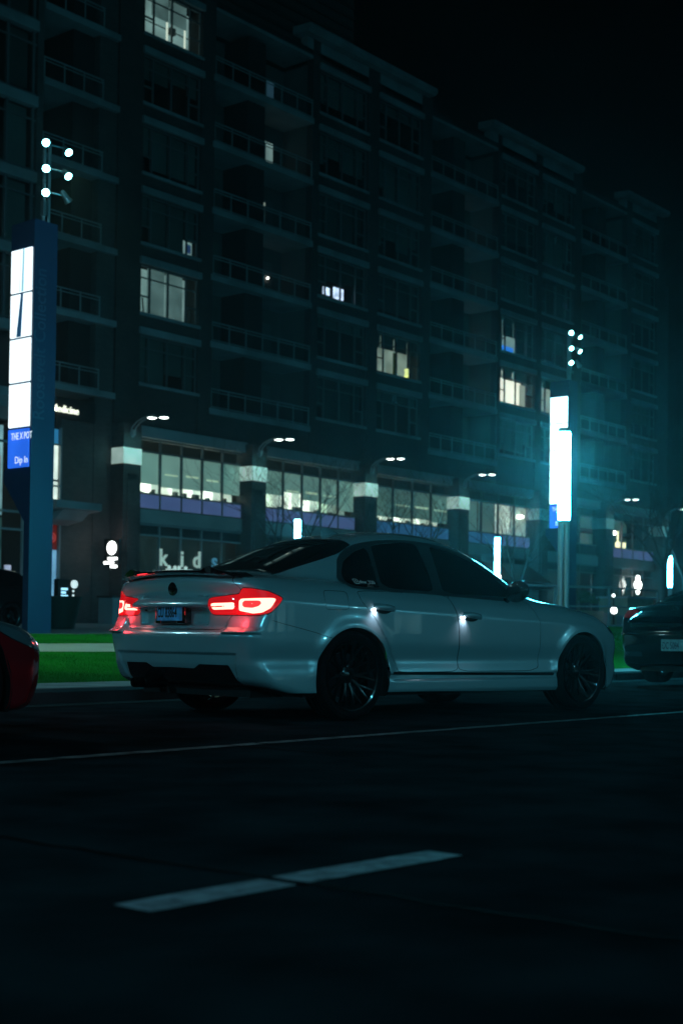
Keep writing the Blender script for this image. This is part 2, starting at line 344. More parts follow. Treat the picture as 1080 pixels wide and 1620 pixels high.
class Sedan:
    Rw=.325
    def __init__(s):
        s.ax=(0.,2.76); s.arch_z=.30; s.arch_r=.372
        s.deck=pch([(-1.2,1.02),(-1.0,1.038),(-.72,1.06),(-.2,1.06),(1.0,1.0),(2.1,.985),(2.6,.945),(3.0,.885),(3.3,.80),(3.5,.70),(3.65,.58)],sm=.07)
        s.plan=pch([(-1.1,.80),(-.95,.835),(-.6,.875),(0,.895),(1.3,.898),(2.6,.892),(3.1,.87),(3.4,.80),(3.6,.66),(3.7,.5)],sm=.12)
        s.rear=pch([(.1,-.75),(.2,-.85),(.28,-.93),(.40,-.99),(.50,-1.01),(.605,-1.03),(.63,-1.01),(.655,-.965),(.75,-.965),(.90,-.955),(.985,-.98),(1.1,-1.0)],sm=.008)
        s.front=pch([(.1,3.36),(.2,3.50),(.3,3.60),(.5,3.63),(.62,3.60),(.72,3.50),(.85,3.25)],sm=.03)
        s.zc=pch([(-1.1,.86),(-.6,.845),(0,.82),(1.2,.775),(2.2,.745),(2.8,.72),(3.5,.68)],sm=.2)
        s.roof=pch([(-1.7,.3),(-.95,.90),(-.75,.985),(-.50,1.07),(-.1,1.215),(.22,1.335),(.5,1.412),(.85,1.45),(1.2,1.448),(1.5,1.40),(1.8,1.275),(2.15,1.07),(2.5,.90),(3.6,.3)],sm=.09)
        s.gplan=pch([(-.7,-.20),(-.4,-.12),(0,-.05),(.5,-.01),(1.2,0.),(1.8,-.015),(2.3,-.07)],sm=.15)
        s.gh0=.80; s.gslope=.50; s.belt=.93
        s.bottom=.17; s.recess=True
    def side_off(s,x,z):
        zc=s.zc(x)
        o=-.30*.005*np.logaddexp(0,(z-zc)/.005)
        o+=-1.2*np.maximum(z-zc-.06,0)**2
        o+=.05*np.minimum(z-.62,0)*0
        o-=.020*np.exp(-((z-.44)/.07)**2)
        o-=.10*np.maximum(.40-z,0)*0
        o-=.012*sstep(.335,.325,z)*(x>.3)*(x<2.45)  # sill groove
        o+=.018*sstep(.30,.27,z)*sstep(.30,.55,x)*sstep(2.5,2.3,x)
        o-=.35*np.maximum(.21-z,0)
        for a in s.ax:
            r=np.sqrt((x-a)**2+(z-.31)**2)
            o+=.016*np.exp(-np.maximum(r-.37,0)**2/.055**2)*sstep(.20,.5,z+.1*0)
        return o
    def F(s,P):
        x,w,z=P[...,0],np.abs(P[...,1]),P[...,2]
        d=(s.deck(x+.005)-s.deck(x-.005))/.01
        top=(z-s.deck(x)+.085*w*w)/np.sqrt(1+d*d)
        side=w-(s.plan(x)+s.side_off(x,z))
        xr=s.rear(z)+.10*w*w+.30*np.maximum(w-.55,0)**2
        if s.recess:
            b=sstep(.40,.365,w)*sstep(.665,.69,z)*sstep(.885,.868,z)
            xr=xr+.04*b
            # lower bumper panel between the corner blades
            xr=xr-.055*sstep(.56,.63,w)*np.clip((.75-z)/.12,0,1)*sstep(.61,.63,z)
            q=sstep(.70-.25*(.47-z),.675-.25*(.47-z),w)*sstep(.485,.465,z)
            xr=xr+.018*q
        else:
            b=sstep(.45,.42,w)*sstep(.36,.38,z)*sstep(.55,.53,z); xr=xr+.015*b
        rear=(xr-x)
        xf=s.front(z)-.20*w*w-.55*np.maximum(w-.5,0)**2
        front=x-xf
        bot=s.bottom+.24*np.maximum(-.45-x,0)-z
        L=smax(top,side,.09)
        L=smax(L,rear,.10); L=smax(L,front,.12); L=smax(L,bot,.05)
        d2=(s.roof(x+.005)-s.roof(x-.005))/.01
        rz=(z-s.roof(x)+.10*w*w+.10*w**4)/np.sqrt(1+d2*d2)
        gs=(w-(s.gh0+s.gplan(x)-s.gslope*(z-s.belt)-.25*(z-s.belt)**2))/np.sqrt(1+s.gslope**2)
        G=smax(rz,gs,.11); G=smax(G,.8-z,.05)
        return smin(L,G,.045)
    def grad(s,P,e=2e-3):
        g=np.empty(P.shape)
        for i in range(3):
            d=np.zeros(3); d[i]=e
            g[...,i]=(s.F(P+d)-s.F(P-d))/(2*e)
        return g
def sdpoly(u, v, poly):
    """signed distance to a closed outline, negative inside"""
    p = np.array(poly, float); q = np.roll(p, -1, 0); d = np.full(u.shape, 1e9); ins = np.zeros(u.shape, bool)
    for (x0, y0), (x1, y1) in zip(p, q):
        ex, ey = x1-x0, y1-y0; t = np.clip(((u-x0)*ex+(v-y0)*ey)/(ex*ex+ey*ey+1e-12), 0, 1)
        d = np.minimum(d, (u-x0-t*ex)**2+(v-y0-t*ey)**2)
        if y0 != y1: ins ^= ((y0 > v) != (y1 > v)) & (u < ex*(v-y0)/(y1-y0)+x0)
    return np.where(ins, -1, 1)*np.sqrt(d)
def chaikin(poly, it=2, k=.25):
    p = [np.array(a, float) for a in poly]
    for _ in range(it):
        q = []
        for i in range(len(p)):
            a, b = p[i], p[(i+1) % len(p)]; q += [a+(b-a)*k, b-(b-a)*k]
        p = q
    return [tuple(a) for a in p]

class Skin:
    """surface of a Sedan, as polygons with a label each"""
    W = 10
    def __init__(s, car, h, bounds):
        s.car = car; x0, x1, w1, z0, z1 = bounds
        xs = np.arange(x0, x1+h, h); ys = (np.arange(int(w1/h)+1)+.5)*h; zs = np.arange(z0, z1+h, h)
        ys = np.concatenate([-ys[::-1], ys]); nh = len(ys)//2
        X, Y, Z = np.meshgrid(xs, ys[nh:], zs, indexing='ij')
        f = car.F(np.stack([X, Y, Z], -1)); f = np.concatenate([f[:, ::-1], f], 1)
        neg = f < 0; nx, ny, nz = f.shape
        # surface nets: one vertex for each cell the surface crosses
        c = [neg[i:nx-1+i, j:ny-1+j, k:nz-1+k] for i in (0, 1) for j in (0, 1) for k in (0, 1)]
        cnt = sum(a.astype(np.int8) for a in c); act = (cnt > 0) & (cnt < 8)
        idx = -np.ones(act.shape, int); I = np.argwhere(act); idx[act] = np.arange(len(I))
        acc = np.zeros((len(I), 3)); num = np.zeros(len(I))
        o = np.array([(i, j, k) for i in (0, 1) for j in (0, 1) for k in (0, 1)])
        fv = [f[I[:, 0]+a, I[:, 1]+b, I[:, 2]+cc] for a, b, cc in o]
        for a in range(8):
            for b in range(a+1, 8):
                if np.abs(o[a]-o[b]).sum() == 1:
                    m = (fv[a] < 0) != (fv[b] < 0); t = fv[a]/(fv[a]-fv[b]+1e-15)
                    acc += np.where(m[:, None], o[a]+(o[b]-o[a])*t[:, None], 0); num += m
        V = (I+acc/num[:, None])*h+np.array([xs[0], ys[0], zs[0]])
        Q = []
        for ax in range(3):
            n0 = neg.take(range(0, neg.shape[ax]-1), ax); n1 = neg.take(range(1, neg.shape[ax]), ax)
            E = np.argwhere(n0 != n1); flip = n0[tuple(E.T)]
            b, cc = [(1, 2), (2, 0), (0, 1)][ax]
            ok = (E[:, b] > 0) & (E[:, cc] > 0) & (E[:, b] < f.shape[b]-1) & (E[:, cc] < f.shape[cc]-1); E = E[ok]; flip = flip[ok]
            def at(db, dc):
                T = E.copy(); T[:, b] += db; T[:, cc] += dc; return idx[T[:, 0], T[:, 1], T[:, 2]]
            q = np.stack([at(-1, -1), at(0, -1), at(0, 0), at(-1, 0)], 1); q[~flip] = q[~flip][:, ::-1]; Q.append(q)
        Q = np.concatenate(Q)
        s.V = V; s.F = np.full((len(Q), s.W), -1, int); s.F[:, :4] = Q; s.L = np.zeros(len(Q), int); s.names = ['body']
        s.project()
    def project(s, it=4):
        for _ in range(it):
            f = s.car.F(s.V); g = s.car.grad(s.V); n2 = (g*g).sum(1)
            st = -(f/np.maximum(n2, .05))[:, None]*g; ln = np.linalg.norm(st, axis=1, keepdims=True)
            s.V = s.V+st*np.minimum(1, .01/np.maximum(ln, 1e-9))
        g = s.car.grad(s.V); s.N = g/np.linalg.norm(g, axis=1, keepdims=True)
    def cen(s, A=None):
        A = s.V if A is None else A
        m = s.F >= 0; return (A[s.F]*m[..., None]).sum(1)/m.sum(1)[:, None]
    def lid(s, n):
        if n not in s.names: s.names.append(n)
        return s.names.index(n)
    def cut(s, g, where, new, frm=('body',)):
        """split faces labelled frm for which where(centre, normal) holds along g=0, and label the part with g<0"""
        gv = g(s.V[:, 0], np.abs(s.V[:, 1]), s.V[:, 2]); gv = np.where(np.abs(gv) < 1e-6, 1e-6, gv)
        c = s.cen(); n = s.cen(s.N); mask = where(c[:, 0], np.abs(c[:, 1]), c[:, 2], n[:, 0], n[:, 1]*np.sign(c[:, 1]), n[:, 2])
        mask &= np.isin(s.L, [s.lid(a) for a in frm])
        ok = s.F >= 0; gf = np.where(ok, gv[s.F], np.nan)
        with np.errstate(all='ignore'): mx = np.nanmax(gf, 1); mn = np.nanmin(gf, 1)
        cross = mask & (mx > 0) & (mn < 0); NV = len(s.V); E = {}; newv = []; newn = []
        cnt = ok.sum(1)
        for fi in np.nonzero(cross)[0]:
            f = s.F[fi, :cnt[fi]]
            for a, b in zip(f, np.roll(f, -1)):
                if (gv[a] < 0) != (gv[b] < 0):
                    k = (min(a, b), max(a, b))
                    if k not in E:
                        t = gv[a]/(gv[a]-gv[b]); E[k] = NV+len(newv)
                        newv.append(s.V[a]+(s.V[b]-s.V[a])*t); newn.append(s.N[a]+(s.N[b]-s.N[a])*t)
        nl = s.lid(new)
        whole = mask & (mx < 0); s.L[whole] = nl
        if not E: return
        keys = np.array([a*NV+b for a, b in E]); 
        nxt = np.where(np.arange(s.W)[None] == (cnt-1)[:, None], s.F[:, :1], np.roll(s.F, -1, 1))
        ek = np.where(ok, np.minimum(s.F, nxt)*NV+np.maximum(s.F, nxt), -1)
        touch = np.isin(ek, keys).any(1)
        outF = []; outL = []; drop = np.zeros(len(s.F), bool)
        for fi in np.nonzero(touch)[0]:
            f = list(s.F[fi, :cnt[fi]]); p = []
            for i, a in enumerate(f):
                b = f[(i+1) % len(f)]; p.append((a, 0)); k = (min(a, b), max(a, b))
                if k in E: p.append((E[k], 1))
            drop[fi] = True; on = [i for i, q in enumerate(p) if q[1]]
            if cross[fi] and len(on) == 2:
                i, j = on; A = p[i:j+1]; B = p[j:]+p[:i+1]
                for P_ in (A, B):
                    sg = [gv[q[0]] for q in P_ if not q[1]]
                    outF.append([q[0] for q in P_]); outL.append(nl if sg and np.mean(sg) < 0 else s.L[fi])
            else:
                outF.append([q[0] for q in p]); outL.append(nl if cross[fi] and np.mean(gv[f]) < 0 else s.L[fi])
        FF = np.full((len(outF), s.W), -1, int)
        for i, q in enumerate(outF): q = q[:s.W]; FF[i, :len(q)] = q
        s.F = np.concatenate([s.F[~drop], FF]); s.L = np.concatenate([s.L[~drop], np.array(outL, int)])
        s.V = np.concatenate([s.V, newv]); nn = np.array(newn); s.N = np.concatenate([s.N, nn/np.linalg.norm(nn, axis=1, keepdims=True)])
    def seam(s, g, where, width, frm=('body',), inside=None):
        """a narrow groove along g=0; what lies inside may get a label of its own"""
        if inside: s.cut(lambda *a: g(*a)+width/2, where, inside, frm)
        else: s.cut(lambda *a: g(*a)+width/2, where, '_tmp', frm)
        s.cut(lambda *a: g(*a)-width/2, where, 'gap', frm)
        if not inside: s.L[s.L == s.lid('_tmp')] = s.lid(frm[0])
    def part(s, name, label, m, parent, off=0., side=0, where=None):
        """link the faces of a label as one mesh; side=-1/+1 keeps one side of the car"""
        sel = s.L == s.lid(label)
        if side or where is not None:
            c = s.cen()
            if side: sel &= (c[:, 1]*side > 0)
            if where is not None: sel &= where(c[:, 0], np.abs(c[:, 1]), c[:, 2])
        Fs = s.F[sel]
        if not len(Fs): return None
        u, inv = np.unique(Fs[Fs >= 0], return_inverse=True); V = s.V[u]+s.N[u]*off
        it = iter(inv); faces = [[int(next(it)) for q in row if q >= 0] for row in Fs]
        me = bpy.data.meshes.new(name); me.from_pydata(V.tolist(), [], faces); me.materials.append(m); me.shade_smooth(); 
        me.normals_split_custom_set_from_vertices(s.N[u].tolist())
        o = bpy.data.objects.new(name, me); C.objects.link(o); o.parent = parent; return o

def wheel(parent, x, y, sgn, Rw, rim_r, mt, spokes=10, width=.24, hub_m=None):
    """tyre, rim with spokes and brake disc, standing at x,y in the car's own axes; sgn = side that faces out"""
    o = (x, y, Rw)
    t = MB(); h = width/2; r0 = rim_r+.004
    prof = [(r0, -h*.8), (r0+.02, -h*.95), (Rw-.03, -h), (Rw-.008, -h*.86), (Rw, -h*.6)]
    for g in (-.35, 0, .35): prof += [(Rw, h*(g-.08)), (Rw-.008, h*(g-.05)), (Rw-.008, h*(g+.05)), (Rw, h*(g+.08))]
    prof += [(Rw, h*.6), (Rw-.008, h*.86), (Rw-.03, h), (r0+.02, h*.95), (r0+.012, h*.93), (r0, h*.8), (r0, -h*.8)]
    t.lathe(prof, o, 'y', 64); ty = t.build('wheel', mt['tyre'], parent, smooth=35, local=True)
    r = MB(); d = sgn
    r.lathe([(rim_r+.004, d*h*.93), (rim_r-.008, d*h*.90), (rim_r-.016, d*h*.72), (rim_r-.03, d*h*.55), (rim_r-.035, -d*h*.8)], o, 'y', 64)
    r.lathe([(0, d*h*.52), (.025, d*h*.52), (.035, d*h*.47), (.07, d*h*.42), (.078, d*h*.30), (.08, d*h*.1)], o, 'y', 32)
    for k in range(spokes):
        a0 = 2*PI*k/spokes
        for e in (-1, 1):
            vs = []
            for rr, da, yy, wd, th in ((.06, 0, .40, .016, .03), (.13, e*.05, .50, .010, .028), (rim_r*.8, e*.135, .66, .008, .022), (rim_r-.012, e*.16, .80, .011, .02)):
                a = a0+da; ca, sa = math.cos(a), math.sin(a)
                for wq, tq in ((-1, 0), (-.5, 1), (.5, 1), (1, 0), (1, -2.2), (-1, -2.2)):
                    vs.append((o[0]+ca*rr-sa*wd*wq, o[1]+d*(h*yy+th*.3*tq), o[2]+sa*rr+ca*wd*wq))
            fs = [(i*6+k2, i*6+(k2+1) % 6, (i+1)*6+(k2+1) % 6, (i+1)*6+k2) for i in range(3) for k2 in range(6)]
            r.add(vs, fs)
    for k in range(5):
        a = 2*PI*k/5+.3; r.lathe([(0, d*h*.50), (.009, d*h*.50), (.011, d*h*.40)], (o[0]+.05*math.cos(a), o[1], o[2]+.05*math.sin(a)), 'y', 6)
    r.build('rim', mt['rim'], ty, smooth=35, local=True)
    b = MB(); b.lathe([(.05, d*h*.02), (.165, d*h*.02), (.165, -d*h*.15), (.05, -d*h*.15)], o, 'y', 40)
    b.build('brake_disc', mt['disc'], ty, smooth=35, local=True)
    return ty
def arch_liner(parent, car, m, y0=.42, y1=.86):
    for ax in car.ax:
        n = 28
        for sg in (-1, 1):
            b = MB(); rr = car.arch_r+.012; v = []; 
            for i in range(n+1):
                a = -.35+(PI+.7)*i/n
                for y in (y0, y1): v.append((ax+rr*math.cos(a), sg*y, car.arch_z+rr*math.sin(a)))
            b.add(v, [(2*i, 2*i+1, 2*i+3, 2*i+2) for i in range(n)])
            b.add([(ax, sg*y0, car.arch_z)]+[v[2*i] for i in range(n+1)], [(0, i+1, i+2) for i in range(n)])
            b.build('wheel_housing', m, parent, smooth=True, local=True)
# ------------------------------------------------------------------ the silver saloon in the middle
mt['paint'] = mat('grey_metallic_paint', (.40, .54, .57), .27, metal=.32, coat=1., spec=.5)
nt = mt['paint'].node_tree; bb = nt.nodes['Principled BSDF']; bb.inputs['Coat Roughness'].default_value = .015
mt['gap'] = mat('panel_gap', (.004, .004, .004), .8)
mt['trim'] = mat('window_trim', (.05, .055, .058), .35, coat=.4)
mt['lens'] = mat('red_lens', (.35, .004, .008), .06, emit=(1, .012, .02), es=.5, coat=1)
mt['led'] = emis('lit_tail_bar', (1, .22, .17), 5); mt['led_dim'] = emis('dim_tail_bar', (1, .03, .03), 1.3)
def silver_car():
    car = Sedan(); t = empty('parked_car', (8.038-.9*math.sin(R(-6.723)), 6.416+.9*math.cos(R(-6.723)), 0), 'light grey four-door saloon with lit red tail lamps, black lip spoiler and black wheels', 'car', rz=R(-6.723))
    k = Skin(car, .016, (-1.12, 3.72, 1.0, .10, 1.5))
    side = lambda x, w, z, nx, nw, nz: (nw > .35) & (w > .4)
    # wheel openings
    for a in car.ax:
        k.cut(lambda x, w, z, a=a: np.hypot(x-a, z-car.arch_z)-car.arch_r, lambda x, w, z, nx, nw, nz: (w > .45) & (z < .75), 'hole')
    # side glass: a black surround, three panes in it
    dlo = chaikin([(.035, 1.10), (.10, 1.20), (.28, 1.295), (.52, 1.345), (.85, 1.372), (1.12, 1.366), (1.38, 1.335), (1.62, 1.262), (1.83, 1.152), (1.99, 1.03), (2.06, .955), (2.06, .915), (1.95, .905), (1.45, .918), (1.0, .935), (.46, .95), (.06, .955), (.0, .975), (.0, 1.03)], 1)
    gs = lambda x, w, z, nx, nw, nz: (nw > .25) & (w > .35) & (z > .85) & (nx > -.75) & (nx < .75)
    k.cut(lambda x, w, z: sdpoly(x, z, dlo), gs, 'window_trim')
    panes = {'q': [(.065, 1.075), (.13, 1.165), (.30, 1.255), (.425, 1.29), (.39, 1.03), (.375, .975), (.07, .975)],
             'r': [(.475, 1.30), (.60, 1.328), (.85, 1.348), (1.0, 1.345), (.99, 1.1), (.965, .962), (.41, .975)],
             'f': [(1.145, 1.338), (1.36, 1.30), (1.60, 1.225), (1.80, 1.12), (1.93, 1.01), (1.97, .945), (1.07, .955), (1.10, 1.12)]}
    for n, p in panes.items():
        pp = chaikin(p, 2, .12); k.cut(lambda x, w, z, pp=pp: sdpoly(x, z, pp), gs, 'pane_'+n, ('window_trim',))
    # rear glass and windscreen
    rg = lambda x, w, z: np.maximum(np.maximum(-.46-x-.06*w*w, x-(.335-.09*w*w)), (w-(.565-.03*sstep(.0, -.4, x)-.05*sstep(.1, .35, x)))*.9)
    k.cut(lambda x, w, z: rg(x, w, z), lambda x, w, z, nx, nw, nz: (z > 1.0) & (nz > .2) & (x < .6), 'rear_window')
    ws = lambda x, w, z: np.maximum(np.maximum((1.44-.08*w*w)-x, x-(2.22-.22*w*w)), w-(.53+.22*sstep(1.4, 2.2, x)))
    k.cut(ws, lambda x, w, z, nx, nw, nz: (z > .95) & (nz > .2) & (x > 1.2), 'windscreen')
    # tail lamps wrap the corner: outline in (x+w, z)
    lamp = chaikin([(-.556, .868), (-.27, .891), (-.236, .893), (-.206, .935), (-.10, .931), (.05, .914), (.14, .887), (.192, .868), (.175, .84), (.146, .812), (.077, .762), (-.01, .744), (-.10, .741), (-.29, .743), (-.49, .745), (-.525, .755), (-.555, .79)], 1, .12)
    lw = lambda x, w, z, nx, nw, nz: (x < -.5) & (w > .3) & (z > .7) & (z < .97)
    k.seam(lambda x, w, z: sdpoly(x+w, z, lamp), lw, .006, ('body',), 'lens')
    bin_ = [(-.525, .826), (-.285, .833), (-.282, .786), (-.515, .782)]
    bot = [(-.237, .858), (.10, .866), (.128, .858), (.08, .797), (.0, .764), (-.09, .756), (-.235, .776)]
    slot = [(-.20, .845), (-.03, .846), (-.005, .835), (-.035, .808), (-.10, .795), (-.20, .800)]
    k.cut(lambda x, w, z: sdpoly(x+w, z, chaikin(bin_, 1, .08)), lw, 'led_in', ('lens',))
    k.cut(lambda x, w, z: sdpoly(x+w, z, chaikin(bot, 1, .08)), lw, 'led', ('lens',))
    k.cut(lambda x, w, z: sdpoly(x+w, z, chaikin(slot, 1, .08)), lw, 'led_dim', ('led',))
    k.cut(lambda x, w, z: np.maximum(np.abs(z-.806-.02*(x+w+.4))-.0035, np.abs(x+w+.40)-.14), lw, 'lens', ('led_in',))
    k.cut(lambda x, w, z: np.maximum(np.abs(z-.823)-.004, np.abs(x+w+.11)-.085), lw, 'led_mid', ('led_dim',))
    # split of each lamp between lid and wing
    k.cut(lambda x, w, z: np.abs(x+w+.262-.1*(z-.745))-.003, lw, 'gap', ('lens', 'led', 'led_in'))
    # boot lid, fuel flap, doors, bumper and bonnet seams
    wl = pch([(.60, .46), (.65, .535), (.68, .575), (.74, .628), (.93, .69), (.975, .62), (1.0, .60), (1.2, .60)], sm=.006)
    lid = lambda x, w, z: np.maximum(np.maximum(w-wl(z), .645-z), x-(-.475-.06*w*w))
    k.seam(lid, lambda x, w, z, nx, nw, nz: (x < -.25) & (z > .6), .006, ('body',), 'boot_lid')
    flap = chaikin([(-.285, .935), (-.055, .932), (-.058, .80), (-.285, .795)], 3, .1)
    k.seam(lambda x, w, z: sdpoly(x, z, flap), side, .0035, ('body',), 'flap')
    bs = [(-.80, .76), (-.755, .71), (-.66, .688), (-.576, .672), (-.373, .631), (-.20, .585), (-.1, .55)]
    xs_, zs_ = np.array(bs).T
    k.seam(lambda x, w, z: (z-np.interp(x, xs_, zs_))*.95, lambda x, w, z, nx, nw, nz: (x < -.2) & (x > -.80) & (w > .6) & (z > .5) & (nw > .3), .004)
    rd = [(1.058, .945), (1.108, .80), (1.133, .68), (1.137, .50), (1.131, .345), (.455, .345), (.445, .40), (.414, .45), (.312, .60), (.216, .735), (.08, .86), (.05, .945)]
    fd = [(2.02, .945), (2.10, .85), (2.16, .742), (2.158, .56), (2.141, .345), (1.138, .345), (1.144, .50), (1.140, .68), (1.115, .80), (1.065, .945)]
    nd = lambda x, w, z, nx, nw, nz: (nw > .35) & (w > .4) & (z < .955)
    k.seam(lambda x, w, z: sdpoly(x, z, chaikin(rd, 2, .12)), nd, .0045, ('body',), 'rear_door')
    k.seam(lambda x, w, z: sdpoly(x, z, chaikin(fd, 2, .12)), nd, .0045, ('body',), 'front_door')
    hood = lambda x, w, z: np.maximum(np.maximum(2.30-x-.12*w*w, x-(3.42-.25*w*w)), w-(.70-.10*sstep(2.4, 3.4, x)))
    k.seam(hood, lambda x, w, z, nx, nw, nz: (nz > .4) & (x > 2.1), .005, ('body',), 'bonnet')
    hl = chaikin([(2.62, .79), (2.95, .80), (3.10, .77), (3.13, .72), (2.95, .66), (2.7, .66)], 2)
    k.seam(lambda x, w, z: sdpoly(x-w+.35+.0*z, z, [(a, b) for a, b in hl]), lambda x, w, z, nx, nw, nz: (x > 2.95) & (w > .35) & (z < .84), .005, ('body',), 'headlight')
    # black lower bumper panel with its angled corners, and black sill edge
    blk = [(0, .372), (.24, .368), (.31, .40), (.60, .398), (.635, .26), (.70, .20), (.9, .20), (.9, .1), (0, .1)]
    blk2 = [(-a, q) for a, q in blk[::-1]]
    k.cut(lambda x, w, z: sdpoly(w, z, blk+[(-.1, .1), (-.1, .372)]), lambda x, w, z, nx, nw, nz: (x < -.62) & (z < .45), 'diffuser')
    k.cut(lambda x, w, z: z-.205, lambda x, w, z, nx, nw, nz: (z < .3) & (x < -.2), 'diffuser')
    k.cut(lambda x, w, z: z-.180-.02*sstep(2.0, .5, x), lambda x, w, z, nx, nw, nz: (z < .25) & (x > -.2), 'diffuser')
    k.cut(lambda x, w, z: np.maximum(np.abs(z-(.338-.012*(x-.4)))-.012, np.abs(x-1.38)-.98), lambda x, w, z, nx, nw, nz: (z < .40) & (nw > -.2) & (w > .6), 'sill_groove')
    c_ = k.cen(); far = (c_[:, 1] > .5) & (np.abs(c_[:, 0]+.17) < .14) & (np.abs(c_[:, 2]-.865) < .09)
    k.L[far & ((k.L == k.lid('flap')) | (k.L == k.lid('gap')))] = 0
    k.project(2)
    k.part('body', 'body', mt['paint'], t); k.part('panel_gap', 'gap', mt['gap'], t, -.006)
    for sd in (-1, 1):
        for nm, lb in (('rear_door', 'rear_door'), ('front_door', 'front_door')):
            k.part(nm, lb, mt['paint'], t, 0, sd)
        tr = k.part('window_trim', 'window_trim', mt['trim'], t, -.001, sd)
        for q in 'qrf': k.part('side_window', 'pane_'+q, mt['tint'], t, -.005, sd)
        le = k.part('tail_light', 'lens', mt['lens'], t, .001, sd)
        k.part('light_bar', 'led', mt['led'], le, .0, sd); k.part('light_bar', 'led_mid', mt['led'], le, .0, sd); k.part('light_slot', 'led_dim', mt['led_dim'], le, -.001, sd)
        for za, zb in ((0, .807), (.807, 1)): k.part('light_bar', 'led_in', mt['led'], le, .0, sd, lambda x, w, z: (z-.02*(x+w+.4) >= za) & (z-.02*(x+w+.4) < zb))
        k.part('headlight', 'headlight', mt['chrome'], t, -.002, sd)
    k.part('fuel_flap', 'flap', mt['paint'], t)
    k.part('boot_lid', 'boot_lid', mt['paint'], t); k.part('bonnet', 'bonnet', mt['paint'], t)
    k.part('rear_window', 'rear_window', mt['tint'], t, -.003); k.part('windscreen', 'windscreen', mt['tint'], t, -.003)
    k.part('diffuser', 'diffuser', mt['gloss_black'], t, -.002); k.part('sill_groove', 'sill_groove', mt['gap'], t, -.004)
    for x in car.ax:
        for sg in (-1, 1): wheel(t, x, sg*.768, sg, car.Rw, .252, mt)
    arch_liner(t, car, mt['gap'])
    def surf(x, w, z, d):          # walk from outside to the skin along d
        p = np.array([x, w, z], float); d = np.array(d, float)
        for _ in range(60):
            f = float(car.F(p[None])[0]); p = p+d*f*.8
        return p
    for sg in (-1, 1):
        ld = bpy.data.lights.new('tail_glow', 'POINT'); ld.energy = 1.2; ld.color = (1, .03, .04); ld.shadow_soft_size = .05
        lo = bpy.data.objects.new('tail_glow', ld); C.objects.link(lo); lo.parent = t; lo.location = (-1.0, sg*.75, .735)
    # lip spoiler: a black blade that rises towards its ends
    b = MB(); v = []; N = 44
    for i in range(N+1):
        y = -.66+1.32*i/N; a = abs(y)/.66; xe = -1.03+.12*y*y+.25*max(abs(y)-.5, 0); ztop = float(car.deck(xe+.04))-.085*y*y+.030+.034*float(sstep(.37, .45, abs(y)))-.06*max(abs(y)-.45, 0)/.21
        zb = float(car.deck(xe+.04))-.085*y*y
        v += [(xe+.20, y, zb+.002), (xe+.10, y, zb+.025+.010*a), (xe+.01, y, ztop), (xe-.012, y, ztop-.004), (xe-.004, y, zb+.012), (xe+.04, y, zb-.004)]
    b.add(v, [(i*6+j, i*6+(j+1) % 6, (i+1)*6+(j+1) % 6, (i+1)*6+j) for i in range(N) for j in range(6)]+[tuple(range(6)), tuple(range(N*6+5, N*6-1, -1))])
    b.build('spoiler', mt['gloss_black'], t, smooth=50, local=True)
    # shark fin aerial
    b = MB(); v = []; zr = float(car.roof(.62))
    for i in range(9):
        s_ = i/8; x = .50+.20*s_; hgt = .062*math.sin(PI*min(1, (1-s_)*.62+.02))*(1 if s_ > 0 else .75); wd = .030*math.sin(PI*(.12+.85*s_))+.004
        zz = float(car.roof(x))-.008
        v += [(x, -wd, zz), (x-.01, -wd*.45, zz+hgt*.7), (x-.02, 0, zz+hgt), (x-.01, wd*.45, zz+hgt*.7), (x, wd, zz)]
    b.add(v, [(i*5+j, i*5+j+1, (i+1)*5+j+1, (i+1)*5+j) for i in range(8) for j in range(4)]+[(0, 1, 2, 3, 4), (44, 43, 42, 41, 40)])
    b.build('aerial', mt['paint'], t, smooth=50, local=True)
    # door handles with their lit pockets
    for sg in (-1, 1):
        for hx, hz, dn in ((.30, .826, 'rear_door'), (1.285, .785, 'front_door')):
            ps = surf(hx, sg, hz, (0, -sg, 0)); y = abs(ps[1])
            b = MB(); v = []
            for i in range(11):
                s_ = i/10; x = hx-.115+.225*s_; pr = .046*math.sin(PI*min(max(s_, .05), .95))**.5; hh = .020+.005*math.sin(PI*s_); zz = hz-.012*s_+.004*math.sin(PI*s_)
                for ky, kz in ((0, -1), (.6, -.9), (1, -.3), (1, .4), (.6, 1), (0, 1.1)): v.append((x, sg*(y-.004+pr*ky), zz+hh*kz))
            b.add(v, [(i*6+j, i*6+j+1, (i+1)*6+j+1, (i+1)*6+j) for i in range(10) for j in range(5)])
            hd = b.build('handle', mt['paint'], t, smooth=50, local=True)
            b = MB(); n = 20; v = [tuple(surf(hx-.005+.085*r_*math.cos(2*PI*i/n), sg, hz-.014+.036*r_*math.sin(2*PI*i/n), (0, -sg, 0))+np.array([0, sg*.0025, 0])) for r_ in (1, .5) for i in range(n)]
            b.add(v+[tuple(surf(hx-.005, sg, hz-.014, (0, -sg, 0))+np.array([0, sg*.0025, 0]))], [(i, (i+1) % n, n+(i+1) % n, n+i) for i in range(n)]+[(n+i, n+(i+1) % n, 2*n) for i in range(n)])
            b.build('handle_cup', mt['gap'], hd, local=True)
            b = MB(); b.box(hx-.125, hx-.105, min(sg*(y+.012), sg*(y+.018)), max(sg*(y+.012), sg*(y+.018)), hz-.022, hz-.016)
            b.build('pocket_light', emis('pocket_lamp', (.75, .85, 1), 60), hd, local=True)
